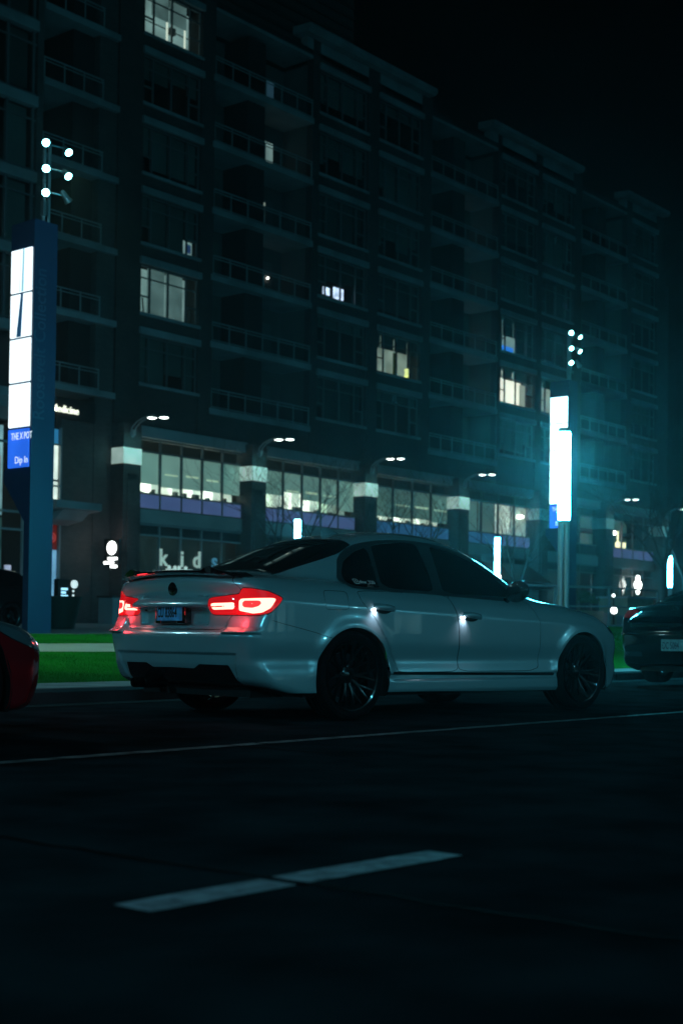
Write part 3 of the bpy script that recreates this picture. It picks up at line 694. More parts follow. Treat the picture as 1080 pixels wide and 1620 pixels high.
            if sg < 0:
                ld = bpy.data.lights.new('pocket_glow', 'SPOT'); ld.energy = 1.3; ld.color = (.72, .80, 1); ld.spot_size = R(115); ld.spot_blend = 1; ld.shadow_soft_size = .006
                lo = bpy.data.objects.new('pocket_glow', ld); C.objects.link(lo); lo.parent = t; lo.location = (hx-.10, sg*(y+.028), hz-.016)
                lo.rotation_euler = Vector((.18, sg*.34, .9)).to_track_quat('Z', 'Y').to_euler()
    # mirrors
    for sg in (-1, 1):
        b = MB(); bm = bmesh.new(); bmesh.ops.create_uvsphere(bm, u_segments=24, v_segments=14, radius=1)
        for q in bm.verts:
            x, y, z = q.co; x = x*(.085 if x > 0 else .045); q.co = Vector((1.77+x-.02*abs(y), sg*.965+y*.11, .985+z*.088+.012*y*sg))
        bm.verts.index_update(); b.add([q.co[:] for q in bm.verts], [[q.index for q in f.verts] for f in bm.faces]); bm.free()
        b.tube([(1.82, sg*.80, .915), (1.78, sg*.86, .925), (1.77, sg*.90, .945)], [.03, .024, .022], 8)
        b.build('mirror', mt['gloss_black'], t, smooth=50, local=True)
    # number plate in a black holder, roundel, plate lamps
    px = -.955; pz = .775
    b = MB(); b.box(px-.035, px+.03, -.172, .172, pz-.092, pz+.085, .008); b.build('plate_holder', mt['gloss_black'], t, smooth=40, local=True)
    pm = mat('plate_blue', (.2, .55, .95), .4, noise=(9, .5)); nt = pm.node_tree
    b = MB(); b.box(px-.041, px-.036, -.148, .148, pz-.070, pz+.076, .002); pl_ = b.build('number_plate', pm, t, local=True)
    text_mesh('plate_text', 'CU 83864', .098, mt['black'], pl_, frame_m((px-.0425, .140, pz-.045), (0, -1, 0), (0, 0, 1)), .001, .0015, True, .56)
    b = MB(); b.box(px-.046, px-.036, -.095, .095, pz-.085, pz-.072, .002); b.build('plate_clip', mt['chrome'], pl_, local=True)
    b = MB()
    for y in (-.17, .17): b.box(px+.005, px+.03, y-.03, y+.03, .874, .879)
    b.build('plate_lamp', emis('plate_lamp_glow', (.7, .95, 1), 6), t, local=True)
    for y in (-.24, .22):
        ld = bpy.data.lights.new('plate_glow', 'POINT'); ld.energy = 1.6; ld.color = (.40, .85, 1); ld.shadow_soft_size = .012
        lo = bpy.data.objects.new('plate_glow', ld); C.objects.link(lo); lo.parent = t; lo.location = (px+.006, y, .848)
    b = MB(); xl = float(surf(-1.3, 0, .935, (1, 0, 0))[0]); b.lathe([(0, xl-.010), (.038, xl-.009), (.045, xl-.008), (.050, xl-.002), (.051, xl+.004)], (0, 0, .935), 'x', 32)
    em = b.build('emblem', mt['gloss_black'], t, smooth=40, local=True)
    b = MB(); 
    for a in (0, PI):
        n = 8; b.add([(xl-.0115, 0, .935)]+[(xl-.0115, 0.029*math.cos(a+PI/2*i/n), .935+.029*math.sin(a+PI/2*i/n)) for i in range(n+1)], [(0, i+1, i+2) for i in range(n)])
    b.lathe([(.048, xl-.0075), (.0455, xl-.0105), (.044, xl-.008)], (0, 0, .935), 'x', 32)
    b.build('emblem_mark', mat('dark_chrome', (.12, .13, .14), .2, metal=1), em, local=True)
    # exhaust tips and underbody
    b = MB()
    for y in (.30, .42): b.lathe([(.034, -1.0), (.038, -.985), (.038, -.80), (.03, -.80), (.03, -.98), (.034, -1.0)], (0, y, .25), 'x', 24)
    b.build('exhaust', mt['rim'], t, smooth=40, local=True)
    b = MB(); b.box(-.75, 3.3, -.62, .62, .17, .24); b.tube([(0, -.66, .32), (0, .66, .32)], .05, 8); b.tube([(2.76, -.66, .32), (2.76, .66, .32)], .04, 8)
    b.build('underbody', mt['gap'], t, local=True)
    # window sticker: a rounded camera-like square and a handle
    sk = mat('white_vinyl', (.6, .65, .65), .6, emit=(.6, .75, .75), es=.03)
    def side_pt(x, z, off): 
        p = surf(x, -1.0, z, (0, 1, 0)); g = car.grad(p[None])[0]; g /= np.linalg.norm(g); return Vector(p+g*off)
    o0 = side_pt(.115, .992, .004); xa = (side_pt(.35, .992, .004)-o0).normalized(); ya = (side_pt(.115, 1.07, .004)-o0).normalized()
    fm = frame_m(o0, xa, ya)
    wq = t.children[0]
    b = MB()
    def ring(cx, cy, hw, r, wd, n=6):
        ov = []; iv = []
        for q, (sx, sy) in enumerate(((1, 1), (-1, 1), (-1, -1), (1, -1))):
            for i in range(n+1):
                a = PI/2*q+PI/2*i/n; ov.append((cx+sx*(hw-r)+r*math.cos(a), cy+sy*(hw-r)+r*math.sin(a), .002)); iv.append((cx+sx*(hw-r)+(r-wd)*math.cos(a), cy+sy*(hw-r)+(r-wd)*math.sin(a), .002))
        m_ = len(ov); b.add(ov+iv, [(i, (i+1) % m_, m_+(i+1) % m_, m_+i) for i in range(m_)])
    ring(.033, .027, .027, .012, .006); ring(.033, .027, .0125, .0124, .0045, 5)
    b.v = [tuple(fm @ Vector(q)) for q in b.v]
    st = b.build('window_sticker', sk, t, local=True)
    text_mesh('sticker_text', 'shw_320', .050, sk, st, fm @ Matrix.Translation((.066, .008, .002)), .0005, .0006, True, .92)
    return t, k, car
silver, silver_skin, silver_sdf = silver_car()
# ------------------------------------------------------------------ the brick apartment building (street front at y = 45)
YF = 45.0; FL = 3.03
bld = empty('apartment_building', (60, 45, 1), 'long dark brick apartment building, seven rows of windows and balconies over a two-storey shop base', 'building')
GZ = .9
wall = MB()
def wb(x0, x1, z0, z1, y0=YF, y1=YF+.35): wall.box(x0, x1, y0, y1, z0, z1)
winb = [(41.35, 44.85), (53.05, 56.9), (57.85, 61.6), (69.5, 73.3), (74.05, 77.75), (85.5, 89.1)]   # bays with windows
balb = [(45.7, 52.5), (62.5, 69.1), (78.8, 84.8)]
edges = [(39.97, 41.35), (44.85, 45.7), (52.5, 53.05), (56.9, 57.85), (61.6, 62.5), (69.1, 69.5), (73.3, 74.05), (77.75, 78.8), (84.8, 85.5), (89.1, 90.4)]
for i, (a, b_) in enumerate(edges): wb(a, b_, 9.45, 29.95 if i not in () else 29, YF-.04)
for a, b_ in winb:
    wb(a, b_, 9.45, 11.22)
    for k in range(6):
        z0 = 13.44+FL*k; z1 = 11.22+FL*(k+1) if k < 5 else 29.95; wb(a, b_, z0, z1)
for a, b_ in balb: wb(a, b_, 9.45, 10.6)
wall.box(90.4-.35, 90.4, YF+.35, 58, GZ, 29.9)
wall.build('wall', mt['brick'], bld)
inner = MB(); inner.box(39.97, 90.0, 48.6, 49, GZ, 29.0); inner.box(30, 39.97, 48.6, 49, GZ, 32)
for x in (39.99, 45.3, 52.8, 57.4, 62.1, 69.3, 73.7, 78.3, 85.2): inner.box(x, x+.12, YF+.36, 48.6, 9.5, 29)
for k in range(-1, 7): inner.box(39.97, 90, YF+1.9, 48.6, 10.75+FL*k, 11.0+FL*k)
inner.build('inner_wall', mt['room'], bld)
rf = MB(); rf.box(39.97, 90.4, YF+.0, 58, 29.12, 29.4); rf.build('roof', mt['closet'], bld)
# cornices over the paired window bays, roof slabs over the balconies
for a, b_ in ((51.55, 62.15), (67.75, 78.1), (83.9, 89.9)):
    b = MB(); b.box(a+.5, b_-.1, YF-.02, YF+.4, 29.4, 30.0); b.prism([(YF-.45, 29.93), (YF-.62, 30.05), (YF-.62, 30.28), (YF+.5, 30.34), (YF+.5, 29.93)], 'x', a, b_)
    b.build('cornice', mt['slab'], bld)
for a, b_ in balb: b = MB(); b.box(a, b_, YF-.02, YF+1.9, 28.95, 29.11); b.build('roof_slab', mt['slab'], bld)
# lit windows: (bay, floor) -> look
lit = {(0, 5): 'pale', (0, 1): 'pale', (2, 1): 'warm', (3, 1): 'bright', (3, 2): 'tv', (1, 2): 'screen', (4, 1): 'edge', (4, 3): 'sliver', (0, 2): 'corner'}
em = {'pale': emis('lit_room_pale', (.26, .42, .40), .62, (.9, .35)), 'warm': emis('lit_room_grey', (.38, .50, .42), .55, (1.2, .4)),
      'bright': emis('lit_room_bright', (1., .98, .80), 1.15, (.8, .15)), 'tvb': emis('lit_screen_blue', (.03, .25, .9), 1.3, (1.5, .3)),
      'screen': emis('lit_screen_white', (.6, .75, 1), 1.6, (4, .5)), 'cream': emis('lit_curtain_edge', (.9, 1, .8), .9), 'blue': emis('dim_blue_room', (.06, .17, .25), .28),
      'green': emis('green_indicator', (.35, 1, .2), 2.5), 'dot': emis('ceiling_lamp', (1, 1, .9), 8)}
blindm = [mat('blind_'+n, c, .85, noise=(.5, .2)) for n, c in (('teal', (.11, .15, .14)), ('grey', (.09, .11, .10)), ('dark', (.05, .065, .06)))]
rng = random.Random(5)
def window(x0, x1, k, bay):
    z0 = 11.36+FL*k; z1 = 13.44+FL*k; n = 4; W_ = x1-x0; fr = .055; ym = YF+.10
    cols = [x0, x0+W_*.19, x0+W_*.5, x0+W_*.81, x1]
    b = MB()
    b.box(x0, x1, ym, ym+.09, z0, z0+fr); b.box(x0, x1, ym, ym+.09, z1-fr, z1)
    for c in cols: b.box(min(max(c-fr/2, x0), x1-fr), min(max(c+fr/2, x0+fr), x1), ym-.003, ym+.087, z0, z1)
    zt = z0+(z1-z0)*.74; zl = z0+(z1-z0)*.36
    for i in (0, 3): b.box(cols[i], cols[i+1], ym+.01, ym+.075, zl-.03, zl+.03)
    b.box(x0, x1, ym+.012, ym+.07, zt-.025, zt+.025)
    f = b.build('window', mt['frame'], bld)
    g = MB(); g.quad((x0+.03, ym+.05, z0+.03), (x1-.03, ym+.05, z0+.03), (x1-.03, ym+.05, z1-.03), (x0+.03, ym+.05, z1-.03)); g.build('pane', mt['pane'], f)
    # blinds hang behind the glass, each pane's at its own height
    look = lit.get((bay, k)); base = rng.choice([.25, .45, .7, .85, 1.0]); bm_ = rng.choice(blindm)
    yb = ym+.22
    def bl(i, frac, m, y=yb):
        if frac <= 0: return
        q = MB(); q.box(cols[i]+.03, cols[i+1]-.03, y, y+.01, z1-(z1-z0)*frac, z1-.02); q.build('blind', m, f)
    def room(m, xa, xb, za, zb, y=yb+.5):
        q = MB(); q.quad((xa, y, za), (xb, y, za), (xb, y, zb), (xa, y, zb)); q.build('lit_room', m, f)
    if look in ('pale', 'warm', 'bright'):
        room(em[look], x0-.4, x1+.9, z0-.2, z1+.2, yb+.9)
        if look == 'pale':
            for i in (1, 2): bl(i, .5 if k == 5 else .96, emis('backlit_blind', (.12, .21, .20), .62, (1.1, .3)))
            if k == 5:
                for c in (2, 3): q = MB(); q.box(cols[c]-.14, cols[c]-.06, yb, yb+.04, z0, z0+(z1-z0)*.5); q.build('blind', em['cream'], f)
                q = MB(); q.box(x0, x1, yb+.5, yb+.55, z0+1.0, z0+1.03); q.box(cols[2]+.5, cols[2]+.8, yb+.4, yb+.6, z0+.85, z0+1.15); q.build('shelf', mt['frame'], f)
            else:
                for i in (0, 3): q = MB(); c0 = cols[i+1]-.18; q.prism([(c0, z0), (c0+.06, z0), (c0-.02, z0+.75), (c0-.08, z0+.75)], 'y', yb, yb+.03); q.build('curtain', mt['frame'], f)
        if look == 'warm':
            for i in range(4): bl(i, .36, blindm[1])
            q = MB(); q.box(cols[2]+.45, cols[2]+.62, yb+.3, yb+.4, z0, z1-.7); q.build('curtain', mat('green_curtain', (.2, .25, .1), .8), f)
            q = MB(); q.lathe([(.14, 0), (.13, .12), (.11, .22), (.13, .34), (.14, .42)], (cols[3]+.42, yb+.3, z0+.25), 'z', 14); q.build('lamp_shade', emis('lamp_shade_lit', (.9, 1, .35), 1.1), f)
            q = MB(); q.box(x0, cols[1]+.2, yb+.35, yb+.6, z0, z0+.5); q.build('furniture', mt['closet'], f)
        if look == 'bright':
            for i in range(4): bl(i, .30 if i in (1, 2) else .28, blindm[0])
            for i in (0, 3): q = MB(); q.box(cols[i]+.03, cols[i+1]-.03, yb+.3, yb+.31, z0, z1-.6); q.build('curtain', emis('backlit_curtain', (.5, .6, .5), .55), f)
    elif look == 'tv':
        for i in range(4): bl(i, .52 if i in (1, 2) else .95, blindm[0])
        room(em['pale'], cols[1], cols[3]-.1, z0, z1, yb+.5)
        q = MB(); q.box(cols[1]+.02, cols[1]+1.65, yb+.3, yb+.34, z0+.12, z0+.52); q.build('screen', em['tvb'], f)
    elif look == 'screen':
        for i in range(4): bl(i, [.9, .55, .5, 1][i], blindm[2])
        q = MB(); q.box(cols[1]+.45, cols[1]+.95, yb+.3, yb+.34, z0+.35, z0+.72); q.box(cols[2]-.05+.12, cols[2]+.85, yb+.3, yb+.34, z0+.30, z0+.86); q.build('screen', em['screen'], f)
    elif look == 'edge':
        for i in range(4): bl(i, .25, blindm[0])
        room(em['warm'], x0, x1, z0, z1); 
    elif look == 'sliver':
        for i in range(4): bl(i, 1, blindm[2])
        q = MB(); q.box(cols[2]+.15, cols[2]+.26, yb-.03, yb-.01, z0+.1, z0+1.25); q.box(cols[3]+.1, cols[3]+.5, yb-.03, yb-.01, z0+.9, z0+1.2); q.build('lit_room', em['blue'], f)
    elif look == 'corner':
        for i in range(4): bl(i, [.62, 1, 1, .66][i], blindm[1])
        room(em['pale'], cols[3]+.05, x1, z0, z0+.8, yb+.15)
        q = MB(); q.box(cols[3]+.22, cols[3]+.50, yb+.05, yb+.09, z0+.25, z0+.62); q.build('screen', emis('dim_screen', (.05, .12, .3), .3), f)
    else:
        for i in range(4): bl(i, min(1, base*rng.choice([1, 1, 1, .7])), bm_)
    if bay == 5 and k == 3: q = MB(); q.box(cols[2]-.1, cols[2]+.04, ym-.03, ym-.01, z0-.35, z0-.16); q.build('indicator', em['green'], f)
    # lintel and sill
    b = MB(); b.box(x0-.08, x1+.08, YF-.16, YF+.12, z1+.003, z1+.30, .015); b.build('lintel', mt['slab'], bld)
    b = MB(); b.box(x0-.06, x1+.10, YF-.08, YF+.2, z0-.14, z0-.003); b.build('sill', mt['slab'], bld)
for bay, (a, b_) in enumerate(winb):
    for k in range(6): window(a, b_, k, bay)
# recessed balconies
def balcony(x0, x1, k, bay):
    z = 10.55+FL*k; D = 1.9; W_ = x1-x0
    b = MB(); b.box(x0-.12, x1+.05, YF-.10, YF+D, z, z+.28, .012); s_ = b.build('balcony', mt['slab'], bld)
    b = MB(); zr = z+.34; yt = YF-.02; n = max(3, round(W_/1.14)); h = .82
    for i in range(n+1): x = x0+.02+(W_-.06)*i/n; b.box(x-.022, x+.022, yt-.022, yt+.022, z+.28, zr+h)
    for q, t_ in ((0, .03), (h-.15, .03), (h-.02, .045)): b.box(x0, x1, yt-.026, yt+.026, zr+q, zr+q+t_)
    r_ = b.build('railing', mt['rail'], s_)
    b = MB(); b.quad((x0, yt+.03, zr), (x1, yt+.03, zr), (x1, yt+.03, zr+h-.12), (x0, yt+.03, zr+h-.12)); b.build('mesh_panel', mt['infill'], s_)
    # back wall with its glazing, the dark store cupboard
    yb = YF+D; b = MB(); b.box(x0, x1, yb, yb+.15, z+.28, z+FL); b.box(x0-.1, x0+.004, YF+.35, yb, z+.28, z+FL); b.box(x1-.004, x1+.1, YF+.35, yb, z+.28, z+FL); b.build('back_wall', mt['darkwall'], s_)
    if W_ > 5:
        b = MB(); b.box(x0+2.55, x0+3.75, YF+.35, yb-.003, z+.283, z+FL-.003); b.build('store_cupboard', mt['closet'], s_)
        for a, c in ((.25, 1.2), (1.35, 2.3), (4.05, 4.95)): b = MB(); b.box(x0+a, x0+c, yb-.03, yb-.003, z+.9, z+2.5); b.build('window_panel', blindm[rng.randrange(3)], s_)
        dz = {(0, 4): em['blue'], (0, 3): 'curt', (0, 5): em['blue'], (0, 2): 'dot', (1, 4): em['blue'], (1, 3): em['blue'], (1, 2): em['pale'], (1, 1): em['pale']}.get((bay, k))
        dx = x0+6.9-.0 if bay == 0 else x0+6.8
        dx = min(dx, x1-.75)
        b = MB(); b.box(dx-.75, dx+.02, yb-.035, yb-.004, z+.3, z+2.35)
        b.build('door', mt['frame'], s_)
        if dz is not None and dz != 'dot':
            m_ = em['warm'] if dz == 'curt' else (em['pale'] if (bay, k) == (0, 4) else dz)
            b = MB(); b.box(dx-.68, dx-.05 if dz != 'curt' else dx-.56, yb-.042, yb-.037, z+.38+(.9 if k == 5 else 0), z+2.2); b.build('door_glass', m_, s_)
        if (bay, k) in ((0, 4), (0, 2), (1, 4), (1, 3), (1, 2), (1, 1)):
            b = MB(); zz = z+(.55 if (bay, k) == (0, 4) else 1.55); b.lathe([(0, -.06), (.05, -.035), (.065, 0), (.05, .035), (0, .06)], (dx-.35, yb-.10, zz), 'z', 10); b.build('ceiling_light', em['dot'], s_)
    return s_
for bay, (a, b_) in enumerate(balb):
    for k in range(6): balcony(a, b_, k, bay)

# shop base: brick piers with a pale stone band, glazed bays between them
piers = [40.0, 47.85, 56.25, 64.55, 73.0, 81.15, 89.0]
for x in piers:
    b = MB(); b.box(x, x+.98, YF-.62, YF+.36, GZ, 7.72); b.box(x, x+.98, YF-.62, YF+.36, 8.40, 9.42)
    b.box(x+.22, x+.76, YF-.66, YF-.6, 2.2, 7.0); p_ = b.build('pier', mt['brick2'], bld)
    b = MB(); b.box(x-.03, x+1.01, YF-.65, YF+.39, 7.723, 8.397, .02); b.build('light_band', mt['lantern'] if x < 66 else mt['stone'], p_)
    b = MB(); b.box(x+.25, x+.73, YF-.70, YF-.66, 7.2, 7.32); b.build('wall_vent', mt['black'], p_)
shade = emis('office_blind', (.28, .48, .40), .44, (.5, .3)); shade2 = emis('office_blind_dim', (.20, .36, .30), .30, (.5, .3))
strip = emis('office_lights', (.84, 1., .80), .72, (.9, .55)); violet = emis('violet_panel_glow', (.10, .14, .32), .38, (.6, .25)); bluep = emis('blue_panel_glow', (.03, .12, .26), .45, (.6, .25))  # violet and blue spandrels glow, imitating the coloured light they reflect
tealp = emis('teal_blind', (.05, .30, .36), .35, (.6, .3)); dimroom = emis('dim_shop', (.02, .045, .045), .35, (.7, .6))
bays = [(41.45, 47.9, 5, 'a'), (49.4, 56.3, 5, 'b'), (57.75, 64.6, 4, 'c'), (66.05, 73.05, 4, 'd'), (74.4, 81.2, 3, 'e'), (83.0, 89.1, 4, 'f')]
for x0, x1, n, kd in bays:
    b = MB(); b.box(x0-.45, x1+.1, YF-.20, YF+.30, 9.02, 9.50, .01); b.build('fascia', mt['band'], bld)
    b = MB(); fr = .07; y0 = YF+.02
    xs = [x0+(x1-x0)*i/n for i in range(n+1)]
    for x in xs: b.box(x-fr/2, x+fr/2, y0, y0+.12, 5.98, 9.02)
    for z in (5.95, 6.62, 8.42, 8.94): b.box(x0, x1, y0+.004, y0+.115, z, z+.07)
    f = b.build('window', mt['frame'], bld)
    g = MB(); g.quad((x0, y0+.05, 6.7), (x1, y0+.05, 6.7), (x1, y0+.05, 8.95), (x0, y0+.05, 8.95)); g.build('pane', mt['pane'], f)
    rg_ = random.Random(x0)
    for i in range(n):
        a, c = xs[i]+.05, xs[i+1]-.05
        m1 = violet if kd in 'abf' or (kd == 'd' and i >= 2) else bluep
        if kd == 'e': m1 = mt['room']
        q = MB(); q.box(a, c, y0+.03, y0+.06, 6.03, 6.61); q.build('spandrel', m1, f)
        if kd in 'abc':
            fr_ = {'a': (.21, .17, .19, .20, .19), 'b': (.34, .46, .30, .26, .12), 'c': (.10, .12, .15, .10)}[kd][i]
            zb = 6.72+1.7*fr_
            q = MB(); q.box(a-.04, c+.04, y0+.13, y0+.14, zb, 8.43); q.build('blind', shade if kd != 'c' else shade2, f)
            q = MB(); q.quad((a-.3, y0+1.2, 6.3), (c+.6, y0+1.2, 6.3), (c+.6, y0+1.2, 8.4), (a-.3, y0+1.2, 8.4)); q.build('lit_room', strip if not (kd == 'b' and i in (0, 4)) else em['warm'], f)
            for _ in range(3):
                u = rg_.uniform(a, c-.3); h_ = rg_.uniform(.08, .3); q = MB(); q.box(u, u+rg_.uniform(.05, .2), y0+.6, y0+.8, 6.6, 6.65+h_); q.build('furniture', mt['frame'], f)
            if i in (1, 2, 3):
                q = MB(); q.box(a+.3, c-.1, y0+.122, y0+.127, 7.55+rg_.uniform(-.03, .03), 7.61+.05*(i == 2)); q.build('ceiling_light', emis('seen_through_blind', (.7, .9, .6), .55), f)
        elif kd == 'd':
            q = MB(); q.quad((a, y0+.3, 6.7), (c, y0+.3, 6.7), (c, y0+.3, 8.42), (a, y0+.3, 8.42)); q.build('blind', strip if i == 2 else (em['warm'] if i == 3 else shade2), f)
            if i == 3: q = MB(); q.lathe([(0, -.12), (.2, -.06), (.26, .02), (.15, .1), (0, .12)], ((a+c)/2, y0+.2, 7.85), 'z', 16); q.build('ceiling_light', em['dot'], f)
        elif kd == 'e':
            if i < 2: q = MB(); q.quad((a+.3*i, y0+.3, 6.8), (c, y0+.3, 6.8), (c, y0+.3, 8.8), (a+.3*i, y0+.3, 8.8)); q.build('blind', tealp, f)
        else:
            q = MB(); q.quad((a, y0+2.5, 6.4), (c+.8, y0+2.5, 6.4), (c+.8, y0+2.5, 8.9), (a, y0+2.5, 8.9)); q.build('back_wall', emis('dim_office', (.08, .16, .13), .28, (.6, .5)), f)
    if kd == 'f':
        q = MB(); q.lathe([(0, -.3), (.22, -.22), (.33, 0), (.22, .22), (0, .3)], (x0+.6, y0+.6, 7.5), 'y', 16); q.lathe([(0, -.2), (.14, -.1), (.16, .1), (0, .2)], (x0+1.45, y0+.6, 7.7), 'y', 12); q.build('ceiling_light', em['dot'], f)
        q = MB(); q.box(x0+2.6, x0+3.7, y0+.9, y0+1.1, 6.75, 7.2); q.box(x0+2.45, x0+2.52, y0+.8, y0+.9, 6.7, 7.9); q.build('lit_room', emis('lit_counter', (1, .9, .55), 1.6), f)
    # concrete band, transom row, shopfront glass
    b = MB(); b.box(x0-.4, x1+.1, YF-.05, YF+.3, 5.36, 5.95); b.build('shop_band', mt['band'], bld)
    b = MB()
    ns_ = n if kd != 'a' else 5
    for i in range(ns_+1): x = x0+(x1-x0)*i/ns_; b.box(x-.04, x+.04, y0, y0+.1, GZ+.3, 5.36)
    for z in (4.82, 5.28, GZ+.3): b.box(x0, x1, y0+.003, y0+.097, z, z+.075)
    f2 = b.build('shopfront', mt['frame'] if kd != 'a' else mt['rail'], bld)
    g = MB(); g.quad((x0, y0+.05, GZ+.3), (x1, y0+.05, GZ+.3), (x1, y0+.05, 5.36), (x0, y0+.05, 5.36)); g.build('pane', mt['pane'], f2)
    q = MB(); q.quad((x0, y0+1.5, GZ), (x1+.5, y0+1.5, GZ), (x1+.5, y0+1.5, 5.3), (x0, y0+1.5, 5.3)); q.build('shop_interior', dimroom, f2)
    q = MB(); q.quad((x0, y0+.2, 4.9), (x1, y0+.2, 4.9), (x1, y0+.2, 5.3), (x0, y0+.2, 5.3)); q.build('transom_panel', mt['darkwall'], f2)
    b = MB(); b.box(x0, x1, YF, YF+.3, GZ, GZ+.3); b.build('plinth', mt['brick2'], bld)

# left wing: balconies, glazed bay, side wall with the shop entrance
b = MB(); b.box(39.0, 39.97, YF+.1, YF+.45, GZ, 32); b.box(39.3, 39.97, YF+.45, 47.5, 9, 32); b.box(35.65, 35.95, YF-.05, 47, 9, 32); b.box(37.3, 39.0, YF+.12, YF+.45, GZ, 10.1); b.build('wall', mt['brick2'], bld)
for k in range(7):
    z = 10.42+FL*k
    b = MB(); b.box(35.95, 39.95, YF-.12, YF+2.4, z, z+.26, .01); s_ = b.build('balcony', mt['slab'], bld)
    b = MB(); yt = YF-.02; zr = z+.30; h = .82
    for i in range(4): x = 36.0+3.08*i/3; b.box(x-.022, x+.022, yt-.022, yt+.022, z+.26, zr+h)
    for q, t_ in ((0, .03), (h-.15, .03), (h-.02, .045)): b.box(35.97, 39.11, yt-.026, yt+.026, zr+q, zr+q+t_)
    b.box(39.07, 39.11, yt, YF+2.3, zr+h-.02, zr+h+.025); b.build('railing', mt['rail'], s_)
    b = MB(); b.box(35.9, 39.3, YF+2.4, YF+2.5, z+.26, z+FL); b.box(36.3, 37.3, YF+2.34, YF+2.38, z+.8, z+2.4); b.build('back_wall', mt['darkwall'], s_)
    b = MB(); b.box(37.9, 39.28, YF+.5, YF+2.38, z+.263, z+FL-.003); b.build('store_cupboard', mt['closet'], s_)
for k in range(7):
    z = 9.35+FL*k+3.03-.0
    b = MB(); b.box(28, 35.64, YF-.15, YF+.2, z, z+.42, .01); b.build('window_band', mt['slab'], bld)
    b = MB()
    for x in (29.5, 31.2, 32.9, 34.25, 35.5): b.box(x-.05, x+.05, YF, YF+.1, z+.42, z+3.03)
    for zz in (2.5, .5): b.box(28, 35.64, YF+.003, YF+.097, z+zz, z+zz+.06)
    f = b.build('window', mt['frame'], bld)
    g = MB(); g.quad((28, YF+.05, z+.45), (35.6, YF+.05, z+.45), (35.6, YF+.05, z+3), (28, YF+.05, z+3)); g.build('pane', mt['pane'], f)
    for x in (31.3, 34.3): b = MB(); b.box(x, x+1.1, YF+.3, YF+.31, z+.5+rng.uniform(0, .5), z+3); b.build('blind', blindm[rng.randrange(3)], f)
b = MB(); b.box(28, 35.6, YF+.8, YF+.9, 9, 32); b.build('inner_wall', mt['room'], bld)
# ground level left: lit shop window, canopies, door
b = MB(); b.box(35.6, 37.28, YF+.05, YF+.16, 8.18, 8.24); b.box(37.22, 37.3, YF+.05, YF+.16, GZ, 8.9); b.box(36.5, 37.28, YF+.053, YF+.157, 6.5, 6.56); f = b.build('shopfront', mt['rail'], bld)
b = MB(); b.box(35.6, 37.22, YF+.2, YF+.24, 5.86, 8.18); b.build('lit_window', emis('shop_light', (.85, 1, .85), .95, (1.5, .25)), f)
b = MB(); b.box(35.6, 37.22, YF+.2, YF+.24, 8.25, 8.85); b.build('blue_window', emis('shop_blue', (.03, .22, .42), .6), f)
b = MB(); b.box(36.6, 37.2, YF+.16, YF+.19, 6.72, 6.80); b.build('shelf', mt['navy'], f)
b = MB(); b.box(36.4, 37.22, YF+.2, YF+.24, 3.97, 5.1); b.build('red_window', emis('shop_red', (.45, .03, .02), .10, (2, .5)), f)
b = MB(); b.lathe([(.20, 0), (.20, .02), (.16, .02), (.16, 0)], (36.95, YF+.16, 4.45), 'y', 24); b.lathe([(.09, 0), (.09, .02), (.055, .02), (.055, 0)], (36.95, YF+.16, 4.45), 'y', 20); b.build('ring_mark', emis('ring_red', (.7, .12, .1), .3), f)
b = MB(); b.box(36.4, 37.22, YF+.2, YF+.24, 1.2, 3.95); b.build('lit_door', emis('door_light', (.25, .55, .8), .55, (1.2, .3)), f)
b = MB(); b.prism([(YF-1.6, 5.50), (YF-1.6, 5.80), (YF+.05, 5.95), (YF+.05, 5.35)], 'x', 35.7, 38.0); b.prism([(YF-.9, 5.1), (YF-1.4, 5.47), (YF, 5.33), (YF, 4.95)], 'x', 36.2, 37.6); b.build('canopy', mt['slab'], bld)
b = MB(); b.box(36.9, 38.95, YF-.02, YF+.11, 9.28, 10.12); b.build('sign_panel', mt['closet'], bld)
# left-hand shop: bright ledge, tall glazing, posters
b = MB(); b.box(28, 34.75, YF-1.3, YF, 9.55, 9.9); b.prism([(YF-1.0, 9.2), (YF-1.25, 9.55), (YF, 9.55), (YF, 8.9)], 'x', 28, 34.7); b.build('canopy', mt['slab'], bld)
b = MB(); b.box(28, 34.7, YF-.04, YF+.0, 9.12, 9.24); b.build('light_strip', emis('canopy_tube', (.5, .85, 1), 2.4), bld)
b = MB()
for x in (30.5, 32.2, 33.9, 35.45): b.box(x-.09, x+.09, YF, YF+.14, GZ, 9.0)
for z in (4.6, 5.3, 8.0): b.box(28, 35.5, YF+.003, YF+.137, z, z+.09)
f = b.build('shopfront', mt['rail'], bld)
g = MB(); g.quad((28, YF+.07, GZ), (35.4, YF+.07, GZ), (35.4, YF+.07, 9), (28, YF+.07, 9)); g.build('pane', mt['pane'], f)
b = MB(); b.quad((28, YF+1.4, 5.3), (35.4, YF+1.4, 5.3), (35.4, YF+1.4, 8.9), (28, YF+1.4, 8.9)); b.build('lit_room', emis('shop_upper', (.30, .55, .60), .5, (.9, .6)), f)
b = MB(); b.quad((28, YF+1.4, GZ), (35.4, YF+1.4, GZ), (35.4, YF+1.4, 5.2), (28, YF+1.4, 5.2)); b.build('lit_room', emis('shop_lower', (.05, .14, .13), .4, (.8, .7)), f)
for x, z, w_, h_, c in ((34.15, 5.6, .28, 1.9, (.6, .08, .06)), (33.7, 6.0, .3, 2.0, (.4, .55, .6)), (34.1, 2.3, .28, 1.0, (.45, .6, .9)), (34.75, 2.5, .3, .75, (.55, .6, .8)), (34.5, 1.6, .5, .35, (.3, .55, .5))):
    b = MB(); b.box(x, x+w_, YF+.3, YF+.34, z, z+h_); b.build('poster', emis('poster_light', c, .6, (3, .4)), f)
